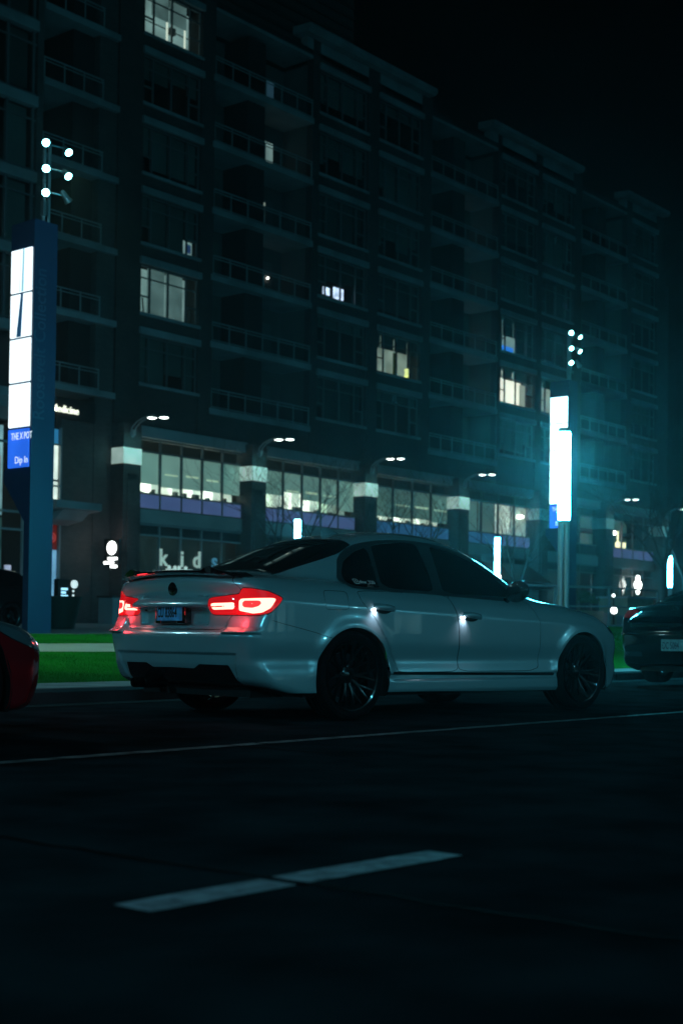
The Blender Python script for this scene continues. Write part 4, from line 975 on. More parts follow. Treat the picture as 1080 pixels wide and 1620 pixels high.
b = MB(); b.box(90.4, 97, YF+3, YF+3.4, GZ, 27); b.box(97, 140, YF+.2, YF+14, GZ, 31); 
b.build('wall_wing', mt['brick'], bld)
for k in range(5):
    z = 12.2+FL*k
    b = MB(); b.box(91.0, 92.9, YF+2.9, YF+2.98, z, z+2.0); b.box(93.5, 95.6, YF+2.9, YF+2.98, z, z+2.0); f = b.build('window', mt['frame'], bld)
    b = MB(); b.box(91.1, 92.8, YF+2.85, YF+2.88, z+.1, z+1.9); b.build('pane', blindm[k % 3], f)
    if k in (2, 4, 3): b = MB(); b.box(93.9, 95.4, YF+2.84, YF+2.87, z+.6, z+(1.2 if k == 4 else 1.9)); b.build('lit_room', emis('far_room', (.08, .35, .38), .30, (1.5, .8)), f)

# taller block behind
tw = empty('tower_block', (62, 66, 1), 'dark ribbed tower rising behind the brick building against the black sky', 'building')
b = MB(); b.box(44, 75.4, 61, 85, 1, 75); b.build('wall', mat('tower_brick', (.07, .05, .045), .9, noise=(.4, .2)), tw)
b = MB()
for k in range(60): b.box(44, 75.42, 60.9, 60.98, 28+k*.75, 28.25+k*.75)
b.build('ribs', mat('tower_rib', (.05, .035, .03), .9), tw)
# ------------------------------------------------------------------ signs on the building
s = tag(text_mesh('wall_sign', 'Medicine', .42, emis('sign_letters', (.95, 1, .78), 1.2), None, frame_m((36.62, YF-.06, 9.52), (1, 0, 0), (0, 0, 1)), .03, .002, sx=.93), 'white glowing word Medicine on a black panel above the brick shop wall', 'sign')
sg = empty('window_sign', (43.9, 44.9, 3.6), 'pale lower-case letters kids spaced across the dark shop window', 'sign')
for ch, x, m_ in (('k', 42.68, 0), ('i', 43.95, 0), ('d', 44.72, 0), ('s', 49.6, 1)):
    if ch == 's': x = 45.9
    text_mesh('letter', ch, 1.02, emis('letter_pale', (.50, .70, .62), .42) if not m_ else emis('letter_blue', (.08, .30, .45), .4), sg, frame_m((x, YF-.02, 3.60), (1, 0, 0), (0, 0, 1)), .02, .02)
b = MB(); b.box(42.9, 44.3, YF-.45, YF-.2, 3.35, 3.46)
for x in (43.0, 43.35, 43.6, 44.0): b.lathe([(0, 0), (.07, .02), (.08, .1), (0, .16)], (x, YF-.32, 3.46), 'z', 8)
tag(b.build('window_display', emis('display_items', (.6, .8, .75), .5)), 'row of small pale items on a shelf below the kids letters', 'display')
bs = empty('blade_sign', (39.35, 44.3, 3.9), 'blade sign on the brick pier, white glowing oval above short glowing bars', 'sign')
b = MB(); b.box(39.15, 39.27, 43.6, 44.55, 3.45, 4.5, .02); b.box(39.27, 40.0, 44.0, 44.1, 3.9, 4.0); b.build('bracket', mt['black'], bs)
b = MB(); b.lathe([(0, 39.11), (.25, 39.11), (.28, 39.13), (.28, 39.145), (0, 39.147)], (0, 44.05, 4.12), 'x', 28); o = b.build('light_disc', mt['sign_white'], bs)
b = MB()
for y0, y1, z in ((43.70, 44.25, 3.62), (43.9, 44.5, 3.46), (43.70, 44.1, 3.30)): b.box(39.10, 39.147, y0, y1, z, z+.11, .02)
b.build('light_bar', mt['sign_white'], bs)
ld = bpy.data.lights.new('sign_glow', 'POINT'); ld.energy = 7; ld.color = (1, .72, .70); ld.shadow_soft_size = .15
lo = bpy.data.objects.new('sign_glow', ld); C.objects.link(lo); lo.location = (39.3, 43.9, 4.75); lo.parent = bs; lo.matrix_parent_inverse = wm(bs).inverted()
# round lit sign and menu board under the right-hand bay
b = MB()
for dx, dz, r in ((0, 0, .42), (-.28, .05, .22), (.28, .05, .22), (0, .42, .26), (0, -.38, .22)): b.lathe([(0, -.03), (r, -.03), (r, .03), (0, .03)], (85.75+dx, 44.5, 4.25+dz), 'y', 20)
tag(b.build('round_sign', mt['sign_white']), 'white glowing emblem sign in the dark shopfront at the right', 'sign')
b = MB(); b.prism([(86.1, 3.0), (87.5, 3.0), (87.5, 1.6), (86.45, 1.6), (86.75, 2.35), (86.1, 2.45)], 'y', 44.3, 44.36)
tag(b.build('menu_board', emis('menu_light', (.9, 1, 1), 2.2)), 'lit white menu board behind the railing at the right', 'sign')
b = MB(); b.box(84.2, 85.5, 44.3, 44.36, 2.65, 2.9); tag(b.build('name_board', emis('name_light', (.25, .5, .5), .9)), 'dim oblong name board left of the lit menu board', 'sign')

# ------------------------------------------------------------------ gooseneck lamps on the piers
def wall_lamp(x, label):
    t = empty('wall_lamp', (x+.45, YF-.62, 9.2), label, 'wall lamp', 'gooseneck lamps on the piers')
    b = MB(); X = x+.45; y = YF-.62
    for dx in (-.10, .10):
        b.tube([(X+dx, y-.02, 8.95), (X+dx, y-.12, 9.25), (X+dx, y-.38, 9.45), (X+dx, y-.75, 9.58), (X+dx, y-1.15, 9.62), (X+dx*3, y-1.6, 9.60)], .035, 8)
    b.tube([(X, y, 8.9), (X, y-.1, 8.95), (X, y-.14, 9.15)], .09, 10); b.build('arm', mt['rail'], t, smooth=40)
    for dx, dy in ((-.10, -1.30), (.12, -1.78)):
        b = MB(); b.lathe([(0, .10), (.08, .09), (.23, .03), (.235, 0), (.2, 0)], (X+dx, y+dy, 9.53), 'z', 20); hd = b.build('lamp_head', mt['rail'], t, smooth=40)
        if dx < 0:
            ld = bpy.data.lights.new('lamp_glow', 'SPOT'); ld.energy = 70; ld.color = (.15, .90, .95); ld.spot_size = R(160); ld.spot_blend = .5; ld.shadow_soft_size = .12
            lo = bpy.data.objects.new('lamp_glow', ld); C.objects.link(lo); lo.location = (X, y-1.3, 9.44); lo.parent = t; lo.matrix_parent_inverse = wm(t).inverted()
        b = MB(); b.lathe([(0, -.035), (.12, -.028), (.195, .0)], (X+dx, y+dy, 9.53), 'z', 20); b.build('lens', mt['sconce_lamp'], hd, smooth=True)
    return t
names = ['leftmost gooseneck lamp pair, above the window with the kids letters', 'gooseneck lamp pair above the second brick pier', 'gooseneck lamp pair above the third brick pier',
         'gooseneck lamp pair above the fourth pier, left of the bright column', None, 'gooseneck lamp pair right of the glowing street column', 'gooseneck lamp pair cut by the right edge of the view']
for x, n in zip(piers, names):
    if n: wall_lamp(x, n)

# ------------------------------------------------------------------ glowing column lamps
def column_lamp(x, y, z0, ztop, label, L=1.47, r=.10, m='white_lamp'):
    t = empty('column_lamp', (x, y, z0), label, 'street lamp', 'cylindrical column street lamps')
    b = MB(); zt = ztop-.07-L
    for a in (0, 2*PI/3, 4*PI/3): b.tube([(x+.055*math.cos(a+.5), y+.055*math.sin(a+.5), z0), (x+.055*math.cos(a+.5), y+.055*math.sin(a+.5), zt)], .048, 12)
    b.lathe([(.16, z0), (.16, z0+.03), (.10, z0+.05)], (x, y, 0), 'z', 24); b.lathe([(0, zt-.06), (.095, zt-.05), (.095, zt)], (x, y, 0), 'z', 24); b.build('pole', mt['steel'], t, smooth=40)
    b = MB(); b.lathe([(0, zt), (r*.93, zt), (r, zt+.03), (r, zt+L-.03), (r*.93, zt+L), (0, zt+L)], (x, y, 0), 'z', 28); b.build('light_tube', mt[m], t, smooth=40)
    b = MB(); b.lathe([(0, ztop), (r*.9, ztop), (r*1.02, ztop-.02), (r*1.02, ztop-.07), (0, ztop-.07)], (x, y, 0), 'z', 28); b.build('cap', mt['steel'], t, smooth=40)
    return t
column_lamp(20.68, 12.1, lawn_z(20.7, 12.1), 4.13, 'tall steel column lamp glowing brightly at the kerb beyond the silver car', m='bright_lamp')
column_lamp(47.5, 30.8, plaza_z(40), 4.66, 'column lamp seen just above the silver car windscreen')
column_lamp(62.6, 30.8, plaza_z(40), 4.70, 'column lamp above the dark sedan at the right edge')
column_lamp(35.45, 30.8, plaza_z(35), 4.52, 'column lamp whose glowing top shows behind the aerial of the silver car')

# ------------------------------------------------------------------ advertising pylons with floodlights
def pylon(x, y, z0, label, near=True):
    """x,y = street corner nearest the camera; screens face -x"""
    t = empty('advertising_pylon', (x, y, z0), label, 'pylon', 'advertising pylons on the plaza')
    T = 8.55-z0+plaza_z(17)
    def P(v): return v
    b = MB(); W_, D = .56, .70
    b.prism([(y, z0), (y+.17, z0), (y+.17, z0+2.15), (y+D+.12, z0+2.95), (y+D+.12, z0+3.15), (y+D, z0+3.2), (y+D, z0+7.93), (y, z0+7.95)], 'x', x, x+W_)
    body = b.build('body', mt['navy'], t, smooth=False)
    zb = z0+3.17; hs = [.62, .87, .87, .87, .87]; z = zb
    white = emis('screen_white', (.82, .97, 1) if near else (.5, .93, 1), 1.5 if near else 4); blue = emis('screen_blue', (.02, .13, .75), 1.1, (1.5, .2))
    for i in range(5):
        h = [.78, .87, .87, .87, .87][i]
        b = MB(); b.box(x-.03, x+.002, y+.04, y+D-.04, z+.02, z+h-.02, .008); sc = b.build('screen', blue if i == 0 else white, t)
        if i == 0:
            text_mesh('lettering', 'THE X POT', .19, emis('text_white', (.8, .9, 1), .9), sc, frame_m((x-.034, y+D-.14, z+.56), (0, -1, 0), (0, 0, 1)), .002, .001, sx=.66)
            text_mesh('lettering', 'Dip In', .19, emis('text_white', (.8, .9, 1), .9), sc, frame_m((x-.034, y+.44, z+.10), (0, -1, 0), (0, 0, 1)), .002, .0, sx=.85)
        if i == 3 and near:
            q = MB(); q.prism([(y+.32, z+.02), (y+.46, z+.02), (y+.34, z+h-.02), (y+.27, z+h-.02)], 'x', x-.036, x-.031); q.build('picture', emis('picture_blue', (.02, .10, .22), .5), sc)
        if i == 4 and near:
            q = MB(); q.prism([(y+.26, z+.02), (y+.33, z+.02), (y+.30, z+h-.02), (y+.25, z+h-.02)], 'x', x-.036, x-.031); q.prism([(y+.37, z+.02), (y+.39, z+.02), (y+.37, z+h-.02), (y+.36, z+h-.02)], 'x', x-.036, x-.031); q.build('picture', emis('picture_pale', (.30, .55, .65), 1.0), sc)
        if i in (1, 2) and near:
            q = MB(); q.box(x-.036, x-.031, y+.30, y+.315, z+.25, z+h-.1); q.prism([(y+.32, z+h-.12), (y+.52, z+h-.2), (y+.52, z+h-.215), (y+.32, z+h-.14)], 'x', x-.036, x-.031); q.build('picture', emis('picture_faint', (.6, .75, .8), 1.5), sc)
        z += h
    text_mesh('lettering', 'Roosevelt Collection', .40, mt['navy_text'], body, frame_m((x+.30, y-.004, z0+4.1), (0, 0, 1), (-1, 0, 0)), .003, sx=.86)
    # mast and six floodlights
    b = MB(); xm, ym = x+.50, y+.30; zt = z0+7.9
    for dx in (-.05, .07): b.tube([(xm+dx, ym, zt), (xm+dx, ym, zt+1.75)], .035, 10)
    for k in range(3): b.tube([(xm-.10, ym-.05, zt+.72+k*.47), (xm+.40, ym-.10, zt+.74+k*.47)], .02, 8)
    b.box(xm-.12, xm-.04, ym-.08, ym+.02, zt+.25, zt+.55, .01); b.build('mast', mt['steel'], t)
    for k in range(3):
        for sd, dv in ((0, (-.55, -.60, -.45)), (1, (-.10, -.75, -.62))):
            if k == 0 and sd: dv = (.55, -.1, -.62)
            if k == 2 and not sd: dv = (-.75, -.62, -.12)
            d = Vector(dv).normalized(); c = Vector((xm-.10+.50*sd, ym-.12, zt+.70+k*.47))
            rot = d.to_track_quat('Z', 'Y').to_matrix()
            def L(prof): 
                q = MB(); q.lathe(prof, (0, 0, 0), 'z', 20); q.v = [tuple(rot @ Vector(p)+c) for p in q.v]; return q
            fl = L([(0, -.16), (.04, -.16), (.055, -.10), (.06, .0), (.08, .06), (.085, .10), (.075, .10)]).build('floodlight', mt['steel'], t, smooth=40)
            L([(0, .088), (.070, .088)]).build('lens', mt['spot_lamp'] if (k, sd) != (0, 1) else emis('lens_dim', (.5, .9, .9), 2), fl)
    return t
def flood(x, y, z, tx, ty, tz, e, col, ang, par):
    ld = bpy.data.lights.new('floodlight_beam', 'SPOT'); ld.energy = e; ld.color = col; ld.spot_size = R(ang); ld.spot_blend = .8; ld.shadow_soft_size = .1
    lo = bpy.data.objects.new('floodlight_beam', ld); C.objects.link(lo); lo.location = (x, y, z)
    lo.rotation_euler = (Vector((x, y, z))-Vector((tx, ty, tz))).to_track_quat('Z', 'Y').to_euler(); lo.parent = par; lo.matrix_parent_inverse = wm(par).inverted()
pl1 = pylon(17.18, 21.67, plaza_z(17), 'navy advertising pylon with tall lit screens at the left, blue advert lowest')
pl2 = pylon(39.82, 23.15, plaza_z(40), 'farther advertising pylon behind the bright street column', False)

flood(17.5, 21.2, 9.6, 14.0, 14.0, .3, 250, (.5, 1, .7), 55, pl1)
flood(18.0, 21.2, 9.2, 19.5, 15.0, .3, 150, (.5, 1, .7), 55, pl1)
flood(17.5, 22.6, 9.2, 33, 44, 6, 1800, (.15, .70, 1), 60, pl1)
flood(40.0, 22.8, 9.6, 36.5, 14.0, .5, 200, (.3, 1, .8), 60, pl2)
# ------------------------------------------------------------------ bare street trees
def tree(x, y, h, seed, label, spread=1.0):
    z0 = plaza_z(x) if y > 20 else lawn_z(x, y); t = empty('bare_tree', (x, y, z0), label, 'tree', 'bare street trees')
    rg = random.Random(seed); tr = MB(); cr = MB()
    def grow(p, d, L, r, lv, out):
        pts = [p]; rs = [r]; n = 5 if lv < 3 else 3
        for i in range(n):
            d = (d+Vector((rg.uniform(-.2, .2), rg.uniform(-.2, .2), rg.uniform(-.06, .16)))*(.6+.2*lv)).normalized(); p = p+d*L/n; pts.append(p); rs.append(max(.004, r*(1-.75*(i+1)/n)))
            if lv < 4 and i > 0:
                for _ in range(rg.choice([1, 1, 2]) if lv else 2):
                    a = rg.uniform(0, 2*PI); s_ = Vector((math.cos(a), math.sin(a), rg.uniform(.1, .7))); dd = (d*rg.uniform(.5, 1)+s_*spread*rg.uniform(.6, 1)).normalized()
                    grow(p, dd, L*rg.uniform(.5, .72), rs[-1]*.72, lv+1, cr)
        out.tube(pts, rs, 7 if lv < 2 else 4, cap=False)
    base = Vector((x, y, z0)); tr.tube([base, base+Vector((.02, 0, h*.12)), base+Vector((.03, .02, h*.30))], [.14, .10, .085], 10, cap=False)
    tr.build('trunk', mt['bark'], t, smooth=True)
    top = base+Vector((.03, .02, h*.29))
    for k in range(4):
        a = 2*PI*k/4+rg.uniform(-.4, .4); grow(top, Vector((math.cos(a)*.55*spread, math.sin(a)*.55*spread, 1)).normalized(), h*.48, .062, 1, cr)
    cr.build('crown', mt['bark'], t); return t
tree(40.1, 35, 6.3, 3, 'bare tree left of the third brick pier, behind the car roof', 1.25)
tree(47.3, 35, 6.4, 8, 'bare tree in front of the blue-panelled bay', 1.25)
tree(52.5, 33, 6.0, 21, 'bare tree in front of the bright cream shop window', 1.1)
tree(58.3, 29, 9.5, 5, 'tall bare tree with wide branches at the right edge', 1.35)
tree(64.5, 31, 9.0, 14, 'bare tree farthest to the right, partly outside the view', 1.3)

# ------------------------------------------------------------------ plaza furniture
t = empty('railing', (36, 20.2, .95), 'grey steel railing along the top of the lawn, right of the glowing column', 'railing')
b = MB(); xs = [31.0, 34.1, 37.15, 40.2]
for x in xs: b.box(x-.03, x+.03, 20.17, 20.23, plaza_z(x), plaza_z(x)+1.13, .004)
b.build('post', mt['rail'], t)
for q, r_ in ((1.13, .032), (.58, .022)):
    b = MB(); b.tube([(31.0, 20.2, plaza_z(31)+q), (37.15, 20.2, plaza_z(37.2)+q), (40.2, 20.2, plaza_z(40)+q)], r_, 8); b.build('rail', mt['rail'], t)
b = MB(); b.box(31, 46, 19.95, 20.25, .75, 1.05, .01); tag(b.build('edging', mt['concrete']), kind='structure')
def shrub(x, y, z, w_, h_, label, seed):
    t = empty('potted_shrub', (x, y, z), label, 'plant')
    b = MB(); b.prism([(y-.35, z), (y+.35, z), (y+.45, z+.62), (y-.45, z+.62)], 'x', x-w_/2, x+w_/2); b.build('pot', mt['planter'], t)
    rg = random.Random(seed); q = MB()
    for _ in range(900):
        a, e, r_ = rg.uniform(0, 2*PI), rg.uniform(-.3, 1.5), rg.random()**.5; c = Vector((x+w_*.6*r_*math.cos(a)*math.cos(e), y+.5*r_*math.sin(a)*math.cos(e), z+.6+h_*.5+h_*.5*r_*math.sin(e)))
        u = Vector((rg.uniform(-1, 1), rg.uniform(-1, 1), rg.uniform(-1, 1))).normalized(); v = u.orthogonal().normalized(); s_ = rg.uniform(.03, .07); q.quad(c-u*s_, c+v*s_*.5, c+u*s_, c-v*s_*.5)
    q.build('foliage', mt['leaf'], t)
shrub(44.4, 25.2, 1.0, 1.5, .75, 'bushy green shrub in a low pot behind the railing', 2)
shrub(38.2, 24.5, 1.0, 1.1, .6, 'small shrub in a pot just left of the steel column', 4)
t = empty('planter_box', (48.4, 25.5, 1), 'plain greenish square planter box behind the railing', 'planter')
b = MB(); b.prism([(47.5, 1.0), (49.3, 1.0), (49.45, 2.15), (47.35, 2.15)], 'y', 25, 26.2); b.build('box', mt['planter'], t)
b = MB(); b.box(47.28, 49.52, 24.93, 26.27, 2.15, 2.23, .01); b.build('rim', mt['concrete'], t)
t = empty('bench', (46, 24, 1), 'low white slatted bench behind the railing, below a round light', 'bench')
b = MB()
for i in range(4): b.box(45.0, 47.0, 23.8+.12*i, 23.88+.12*i, 1.43, 1.47)
b.build('seat', mt['rail'], t)
for x in (45.15, 46.85): b = MB(); b.box(x-.04, x+.04, 23.82, 24.22, 1.0, 1.43); b.build('leg', mt['rail'], t)
def globe(x, y, z, r, label):
    t = empty('path_light', (x, y, z), label, 'light', 'low path lights'); b = MB(); b.lathe([(0, -r), (r*.7, -r*.7), (r, 0), (r*.7, r*.7), (0, r)], (x, y, z), 'z', 14); b.build('globe', mt['sign_white'], t, smooth=True)
    b = MB(); b.tube([(x, y, plaza_z(x)), (x, y, z-r)], .03, 8); b.build('post', mt['black'], t)
globe(45.6, 24.6, 1.66, .13, 'brightest path light just above the low bench'); globe(46.3, 25, 2.22, .06, 'small path light right of the bushy shrub'); globe(43.9, 25.8, 2.30, .05, 'tiny path light above the bushy shrub')
globe(34.0, 22, 2.35, .09, 'single path light left of the steel column')
b = MB(); b.box(30.5, 46.5, 25.2, 25.6, 1.0, 1.58, .02); tag(b.build('low_wall', mt['band']), 'low dark seating wall behind the railing', 'wall')
# shop awning and dark volume right of the column
b = MB(); b.prism([(44.9, 5.0), (43.2, 3.9), (43.2, 3.5), (44.9, 3.5)], 'x', 66.4, 72.5); tag(b.build('awning', mt['black']), 'dark sloping awning over the shop below the bright cream window', 'awning')
# directory totem with lit icons, utility box, tree pot, bin, street sign
mt['icon'] = emis('lit_icon', (.8, 1, 1), .8)
t = empty('directory_totem', (26.7, 32, .78), 'slim black directory totem with a lit map and white icons', 'totem')
b = MB(); b.box(26.35, 27.0, 31.9, 32.1, .7, 2.16, .02); b.build('body', mt['black'], t)
b = MB(); b.lathe([(0, 31.87), (.12, 31.87), (.12, 31.9), (0, 31.9)], (26.93, 0, 2.02), 'y', 20); b.build('icon', mt['icon'], t)
for i in range(8):
    b = MB(); b.lathe([(0, 31.88), (.032, 31.88), (.032, 31.9)], (26.90, 0, 1.82-.125*i), 'y', 12) if i < 7 else b.box(26.86, 26.94, 31.88, 31.9, 1.0, 1.06)
    b.build('icon', mt['icon'], t)
b = MB()
for i in range(9):
    if i != 5: b.box(26.46, 26.46+random.Random(i).uniform(.15, .24), 31.88, 31.899, 1.84-.1*i, 1.90-.1*i)
b.build('lit_text', emis('map_glow', (.35, .75, 1), 1.6), t)
t = empty('utility_box', (26.2, 31, .7), 'small pale utility box with dark vents beside the big left pylon', 'box')
b = MB(); b.box(25.2, 25.75, 30.8, 31.3, .7, 1.12, .02); b.build('body', mt['band'], t)
b = MB()
for dx, dz in ((.12, .12), (.34, .12), (.12, .26), (.34, .26)): b.box(25.2+dx, 25.3+dx, 30.78, 30.8, .72+dz, .80+dz)
b.build('vent', mt['black'], t)
t = empty('large_pot', (22.9, 28, .7), 'big dark planter pot at the foot of the left pylon', 'planter')
b = MB(); b.lathe([(0, .68), (.42, .68), (.62, 1.45), (.64, 1.52), (.56, 1.52), (.5, 1.4), (0, 1.4)], (23.1, 28, 0), 'z', 32); b.build('pot', mat('dark_glaze', (.02, .035, .03), .35), t, smooth=40)
t = empty('litter_bin', (35.9, 40, .95), 'dark boxy planter bin standing against the brick pier', 'bin')
b = MB(); b.box(35.45, 36.4, 39.8, 40.6, .95, 1.95, .03); b.build('body', mt['band'], t); b = MB(); b.box(35.4, 36.45, 39.75, 40.65, 1.955, 2.02, .01); b.build('lid', mt['black'], t)
t = empty('street_sign', (34.7, 38, .95), 'small white parking sign on a thin pole left of the car', 'sign')
b = MB(); b.tube([(34.68, 38, .9), (34.68, 38, 2.8)], .03, 8); b.build('pole', mt['steel'], t)
b = MB(); b.box(34.52, 34.84, 37.94, 37.96, 2.35, 2.78, .008); pn = b.build('plate', mat('sign_plate', (.35, .38, .38), .5), t)
b = MB()
for i in range(4): b.box(34.57, 34.79-.04*(i % 2), 37.93, 37.937, 2.68-.085*i, 2.71-.085*i)
b.build('marking', mt['black'], pn)

# ------------------------------------------------------------------ the other cars
class DarkSaloon(Sedan):
    def __init__(s):
        super().__init__()
        s.recess = False
        s.deck = pch([(-1.3, .96), (-1.0, 1.02), (-.75, 1.06), (-.2, 1.08), (1.0, 1.0), (2.1, .96), (2.6, .92), (3.0, .86), (3.3, .78), (3.5, .70), (3.65, .58)], sm=.07)
        s.rear = pch([(.1, -.72), (.2, -.84), (.35, -.95), (.50, -1.0), (.62, -1.02), (.66, -1.03), (.675, -.99), (.75, -.985), (.88, -.97), (.98, -.955), (1.05, -.93), (1.2, -.9)], sm=.010)
        s.roof = pch([(-1.7, .4), (-1.1, .93), (-.7, 1.07), (-.35, 1.18), (0, 1.27), (.35, 1.345), (.7, 1.395), (1.1, 1.41), (1.5, 1.37), (1.8, 1.26), (2.15, 1.07), (2.5, .90), (3.6, .3)], sm=.09)
class RedCar(Sedan):
    def __init__(s):
        super().__init__(); s.recess = False
        s.deck = pch([(-1.2, .90), (-.5, .95), (1.0, .92), (2.1, .88), (2.5, .81), (2.85, .765), (3.15, .715), (3.4, .66), (3.6, .56)], sm=.07)
        s.front = pch([(.1, 3.40), (.2, 3.52), (.3, 3.58), (.45, 3.62), (.55, 3.60), (.66, 3.48), (.8, 3.2)], sm=.03)
class Hatch(Sedan):
    def __init__(s):
        super().__init__(); s.recess = False
        s.roof = pch([(-1.7, .2), (-1.1, .75), (-.95, .98), (-.75, 1.22), (-.55, 1.38), (-.2, 1.43), (.5, 1.46), (1.1, 1.46), (1.5, 1.40), (1.8, 1.27), (2.15, 1.07), (2.5, .90), (3.6, .3)], sm=.05)
        s.gplan = pch([(-.9, -.10), (-.4, -.04), (0, -.02), (1.2, 0), (1.8, -.015), (2.3, -.07)], sm=.15)
def other_car(cls, x, y, z, rz, label, paint, kind):
    car = cls(); t = empty('parked_car', (x, y, z), label, 'car', rz=rz)
    k = Skin(car, .026, (-1.14, 3.72, 1.0, .08, 1.55))
    for a in car.ax: k.cut(lambda x, w, z, a=a: np.hypot(x-a, z-car.arch_z)-car.arch_r, lambda x, w, z, nx, nw, nz: (w > .45) & (z < .75), 'hole')
    dlo = chaikin([(.0, 1.06), (.12, 1.19), (.52, 1.31), (.85, 1.342), (1.12, 1.34), (1.38, 1.30), (1.62, 1.22), (1.83, 1.12), (2.02, .955), (2.02, .93), (1.0, .95), (.1, .97)], 2)
    if kind == 'hatch': dlo = chaikin([(-.65, 1.06), (-.5, 1.30), (.52, 1.38), (1.12, 1.38), (1.62, 1.24), (2.02, .955), (2.02, .93), (1.0, .95), (-.6, .98)], 2)
    k.cut(lambda x, w, z: sdpoly(x, z, dlo), lambda x, w, z, nx, nw, nz: (nw > .25) & (w > .35) & (z > .85) & (nx > -.75) & (nx < .75), 'side')
    if kind == 'rear':
        k.cut(lambda x, w, z: np.maximum(np.maximum(-.62-x-.06*w*w, x-.25), w-(.58-.10*sstep(-.4, .25, x))), lambda x, w, z, nx, nw, nz: (nz > .3) & (x < .5) & (z > 1.05), 'rear_window')
        lamp = chaikin([(-.60, .90), (-.30, .985), (-.05, .985), (.10, .955), (.13, .93), (.02, .875), (-.3, .865), (-.57, .865)], 2, .15)
        lw = lambda x, w, z, nx, nw, nz: (x < -.4) & (w > .3) & (z > .7)
        k.seam(lambda x, w, z: sdpoly(x+w, z, lamp), lw, .006, ('body',), 'lens')
        k.seam(lambda x, w, z: np.maximum(np.maximum(w-.66, .70-z), x+.63), lambda x, w, z, nx, nw, nz: (x < -.25) & (z > .6), .006, ('body',), 'boot_lid')
        k.cut(lambda x, w, z: np.maximum(np.abs(z-.662)-.009, x+.3), lambda x, w, z, nx, nw, nz: (x < -.2) & (z < .72) & (z > .6), 'chrome_strip')
        k.cut(lambda x, w, z: np.maximum(np.abs(z-.395-.02*(w > 9))-.03, np.abs(w-.62)-.13), lambda x, w, z, nx, nw, nz: (x < -.4) & (z < .5), 'reflector')
        k.cut(lambda x, w, z: z-.27, lambda x, w, z, nx, nw, nz: (x < -.3) & (z < .35), 'lower_panel')
    elif kind == 'front':
        hl = chaikin([(2.05, .66), (2.4, .675), (2.75, .63), (3.02, .58), (3.0, .50), (2.7, .49), (2.3, .56)], 2)
        k.seam(lambda x, w, z: sdpoly(x-w, z, hl), lambda x, w, z, nx, nw, nz: (x > 2.7) & (w > .25) & (z < .75), .006, ('body',), 'headlight')
        k.seam(lambda x, w, z: np.maximum(2.2-x, w-.70+.1*sstep(2.4, 3.4, x)), lambda x, w, z, nx, nw, nz: (nz > .35) & (x > 2.1), .006, ('body',), 'bonnet')
        k.cut(lambda x, w, z: np.maximum(np.abs(z-.30)-.09, w-.60), lambda x, w, z, nx, nw, nz: (x > 3.1), 'lower_grille')
        k.cut(lambda x, w, z: z-.17, lambda x, w, z, nx, nw, nz: (z < .3), 'lower_panel')
        k.cut(lambda x, w, z: np.maximum(np.maximum(1.45-x, x-2.16), w-.6), lambda x, w, z, nx, nw, nz: (z > .86) & (nz > .2), 'windscreen')
    else:
        k.cut(lambda x, w, z: np.maximum(np.maximum(1.02-z, z-1.33), w-.56), lambda x, w, z, nx, nw, nz: (x < -.4) & (nx < -.2), 'rear_window')
        k.seam(lambda x, w, z: np.maximum(np.abs(z-.90)-.09, .60-w), lambda x, w, z, nx, nw, nz: (x < -.55) & (nx < -.1), .006, ('body',), 'lens')
    k.project(2)
    k.part('body', 'body', paint, t); k.part('panel_gap', 'gap', mt['gap'], t, -.006)
    for sd_ in (-1, 1):
        k.part('side_window', 'side', mt['tint'], t, -.004, sd_)
        k.part('tail_light', 'lens', mt['dull_lens'], t, .001, sd_); k.part('headlight', 'headlight', mt['head_glass'], t, .001, sd_); k.part('reflector', 'reflector', mt['chrome'], t, .001, sd_)
    k.part('boot_lid', 'boot_lid', paint, t); k.part('bonnet', 'bonnet', paint, t); k.part('rear_window', 'rear_window', mt['tint'], t, -.003); k.part('windscreen', 'windscreen', mt['tint'], t, -.003)
    k.part('chrome_strip', 'chrome_strip', mt['chrome'], t, .003); k.part('lower_panel', 'lower_panel', mt['black'], t); k.part('lower_grille', 'lower_grille', mt['black'], t, -.01)
    for a in car.ax:
        for sg in (-1, 1): wheel(t, a, sg*.765, sg, car.Rw, .225, mt, 5)
    arch_liner(t, car, mt['gap'])
    b = MB(); b.box(-.75, 3.3, -.62, .62, .17, .24); b.build('underbody', mt['gap'], t, local=True)
    if kind == 'rear':
        b = MB(); b.box(-1.05, -1.01, -.16, .16, .44, .59, .004); np_ = b.build('number_plate', mat('plate_pale', (.16, .42, .50), .45, noise=(20, .25)), t, local=True)
        text_mesh('plate_text', 'DC 5084', .125, mt['navy'], np_, frame_m((-1.052, .140, .47), (0, -1, 0), (0, 0, 1)), .001, .001, True, .50)
        b = MB(); xl = -1.0; b.lathe([(.055, xl), (.064, xl-.008), (.064, xl+.02)], (0, 0, .955), 'x', 32); b.lathe([(.048, xl+.002), (.055, xl-.002), (.060, xl+.01)], (0, 0, .955), 'x', 32)
        e_ = b.build('emblem', mt['chrome'], t, smooth=40, local=True)
        b = MB()
        def stroke(p): 
            for (a0, c0), (a1, c1) in zip(p, p[1:]): b.tube([(xl-.004, -a0, .955+c0), (xl-.004, -a1, .955+c1)], .0045, 6)
        stroke([(-.025, .048), (0, .006), (.025, .048)]); stroke([(-.047, .026), (-.024, -.045), (0, -.004), (.024, -.045), (.047, .026)])
        b.build('emblem_letters', mt['chrome'], e_, local=True)
    return t
mt['dull_lens'] = mat('dark_red_lens', (.45, .010, .016), .06, coat=1); mt['head_glass'] = mat('headlamp_glass', (.30, .38, .42), .06, metal=.6, coat=1)
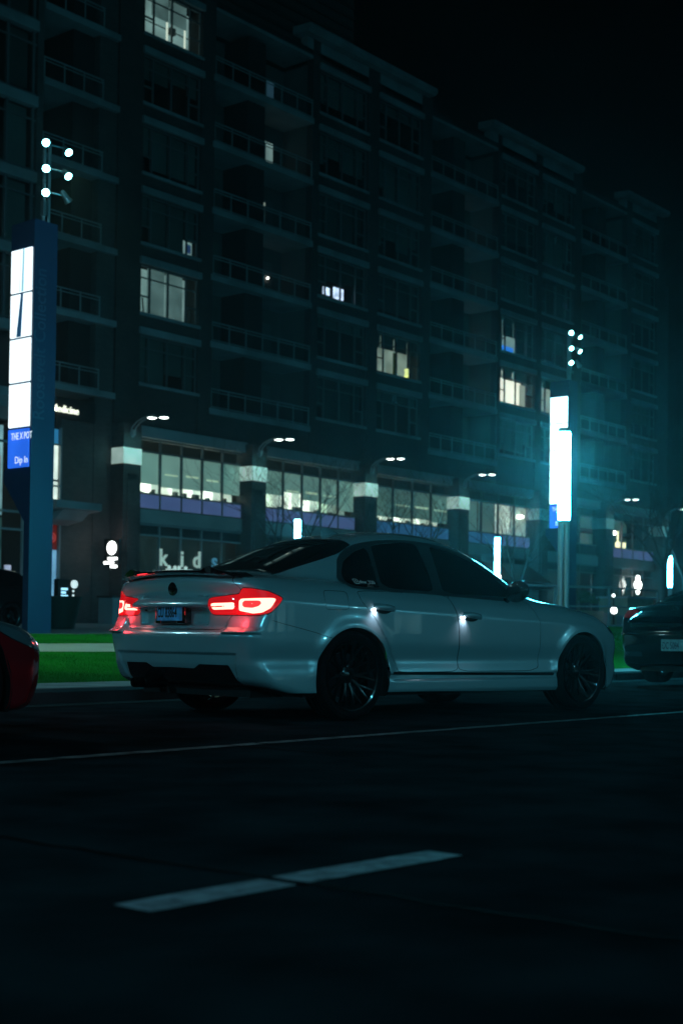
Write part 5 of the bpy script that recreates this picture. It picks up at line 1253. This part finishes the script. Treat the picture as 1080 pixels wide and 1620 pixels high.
other_car(DarkSaloon, 17.85, 8.20, .03, R(-1.5), 'dark glossy saloon seen from behind at the right edge, pale number plate on its bumper', mat('black_paint', (.006, .014, .018), .12, coat=1, metal=.2), 'rear')
other_car(RedCar, 1.80, 7.22, 0, 0, 'dark red car whose nose enters at the left edge', mat('red_paint', (.38, .008, .014), .22, coat=1, metal=.2), 'front')
other_car(Hatch, 20.25, 27.0, plaza_z(20), PI, 'black hatchback partly hidden behind the red car, at the left pylon', mat('black_car_paint', (.006, .007, .008), .15, coat=1), 'hatch')

# ------------------------------------------------------------------ the unseen street behind the camera: added lamps and lit shops that the paint mirrors
def added_lamp(x, y, label, e):  # lamps added out of view to light the car and give its paint highlights
    t = empty('added_lamp', (x, y, 0), label, 'street lamp', 'unseen lamps added to light the car and lawn')
    b = MB(); b.tube([(x, y, 0), (x, y, 7.6), (x, y+.4, 8.1), (x, y+1.8, 8.3)], [.10, .07, .06, .05], 12); b.build('pole', mt['steel'], t, smooth=40)
    b = MB(); b.box(x-.16, x+.16, y+1.6, y+2.4, 8.26, 8.40, .03); h = b.build('lamp_head', mt['steel'], t)
    if e: ld = bpy.data.lights.new('lamp_glow', 'SPOT'); ld.spot_size = R(130); ld.spot_blend = .3; ld.energy = e; ld.color = (.065, .68, .95); ld.shadow_soft_size = .3
    if e: lo = bpy.data.objects.new('lamp_glow', ld); C.objects.link(lo); lo.location = (x, y+2, 8.1); lo.rotation_euler = (Vector((x, y, 8.1))-Vector((8, 8, -6))).to_track_quat('Z', 'Y').to_euler(); lo.parent = t; lo.matrix_parent_inverse = wm(t).inverted()
    b = MB(); b.box(x-.13, x+.13, y+1.66, y+2.34, 8.10, 8.258, .03); b.build('lens', emis('added_lamp_lens', (.45, .9, 1), 220), h)
    return t
for x, y, e, n in ((-16, -14.5, 4200, 'unseen lamp added far left behind the camera'), (-7, 12.2, 1500, 'unseen lamp added on the lawn side, left of the red car'), (2, -24, 1100, 'unseen lamp added nearest the camera on the near pavement'), (15, -24, 1100, 'unseen lamp added opposite the silver car'), (30, -24, 1100, 'unseen lamp added opposite the dark saloon')): added_lamp(x, y, n, e)
t = added_lamp(6.5, 14.6, 'unseen lamp added on the lawn just left of the view', 0)
flood(6.6, 16.4, 8.15, 13.5, 15.8, .3, 5200, (.50, 1, .50), 72, t)  # added beam from out of view that brightens lawn and path
for i, (x, y) in enumerate(((-34, 12.5), (-52, 12.5), (-78, 12.5), (-40, -16), (-62, -16), (-90, -16))): added_lamp(x, y, 'unseen lamp added for reflections, %s on the %s, far down the street to the left' % (['nearest', 'second', 'farthest'][i % 3], 'lawn side' if y > 0 else 'near pavement'), 0)
b = MB(); b.box(-300, 300, -33, -14.0, -.01, .13); b.build('pavement', mt['concrete'], kind='structure')
ob = empty('shop_row', (10, -33, 0), 'low row of lit shops across the street behind the camera', 'building')
b = MB(); b.box(-30, 60, -40, -33, 0, 7); b.build('wall', mt['brick2'], ob)
rg = random.Random(4); x = -29
while x < 58:
    w_ = rg.uniform(.7, 1.9); lit_ = rg.random() < .6
    b = MB(); b.box(x, x+w_, -33.02, -32.95, .7, rg.uniform(2.6, 3.3)); b.build('window', emis('shop_window', (.35, .75, .8), rg.uniform(.1, .7), (1.4, .8)) if lit_ else mt['tint'], ob); x += w_+rg.uniform(.15, 1.0)

# ------------------------------------------------------------------ haze volume standing in for lens glow round the lamps
b = MB(); b.box(-70, 170, -40, 100, -1.2, 82)
hz = b.build('haze', None); hz.data.materials.clear(); m = bpy.data.materials.new('haze'); m.use_nodes = True; nt = m.node_tree
nt.nodes.remove(nt.nodes['Principled BSDF']); v = nt.nodes.new('ShaderNodeVolumePrincipled'); v.inputs['Color'].default_value = (.75, .95, 1, 1); v.inputs['Anisotropy'].default_value = .88; v.inputs['Density'].default_value = .0009
nt.links.new(v.outputs[0], nt.nodes['Material Output'].inputs['Volume']); hz.data.materials.append(m)
tag(hz, 'thin haze added for the glow round the street lamps', 'haze', kind='stuff')
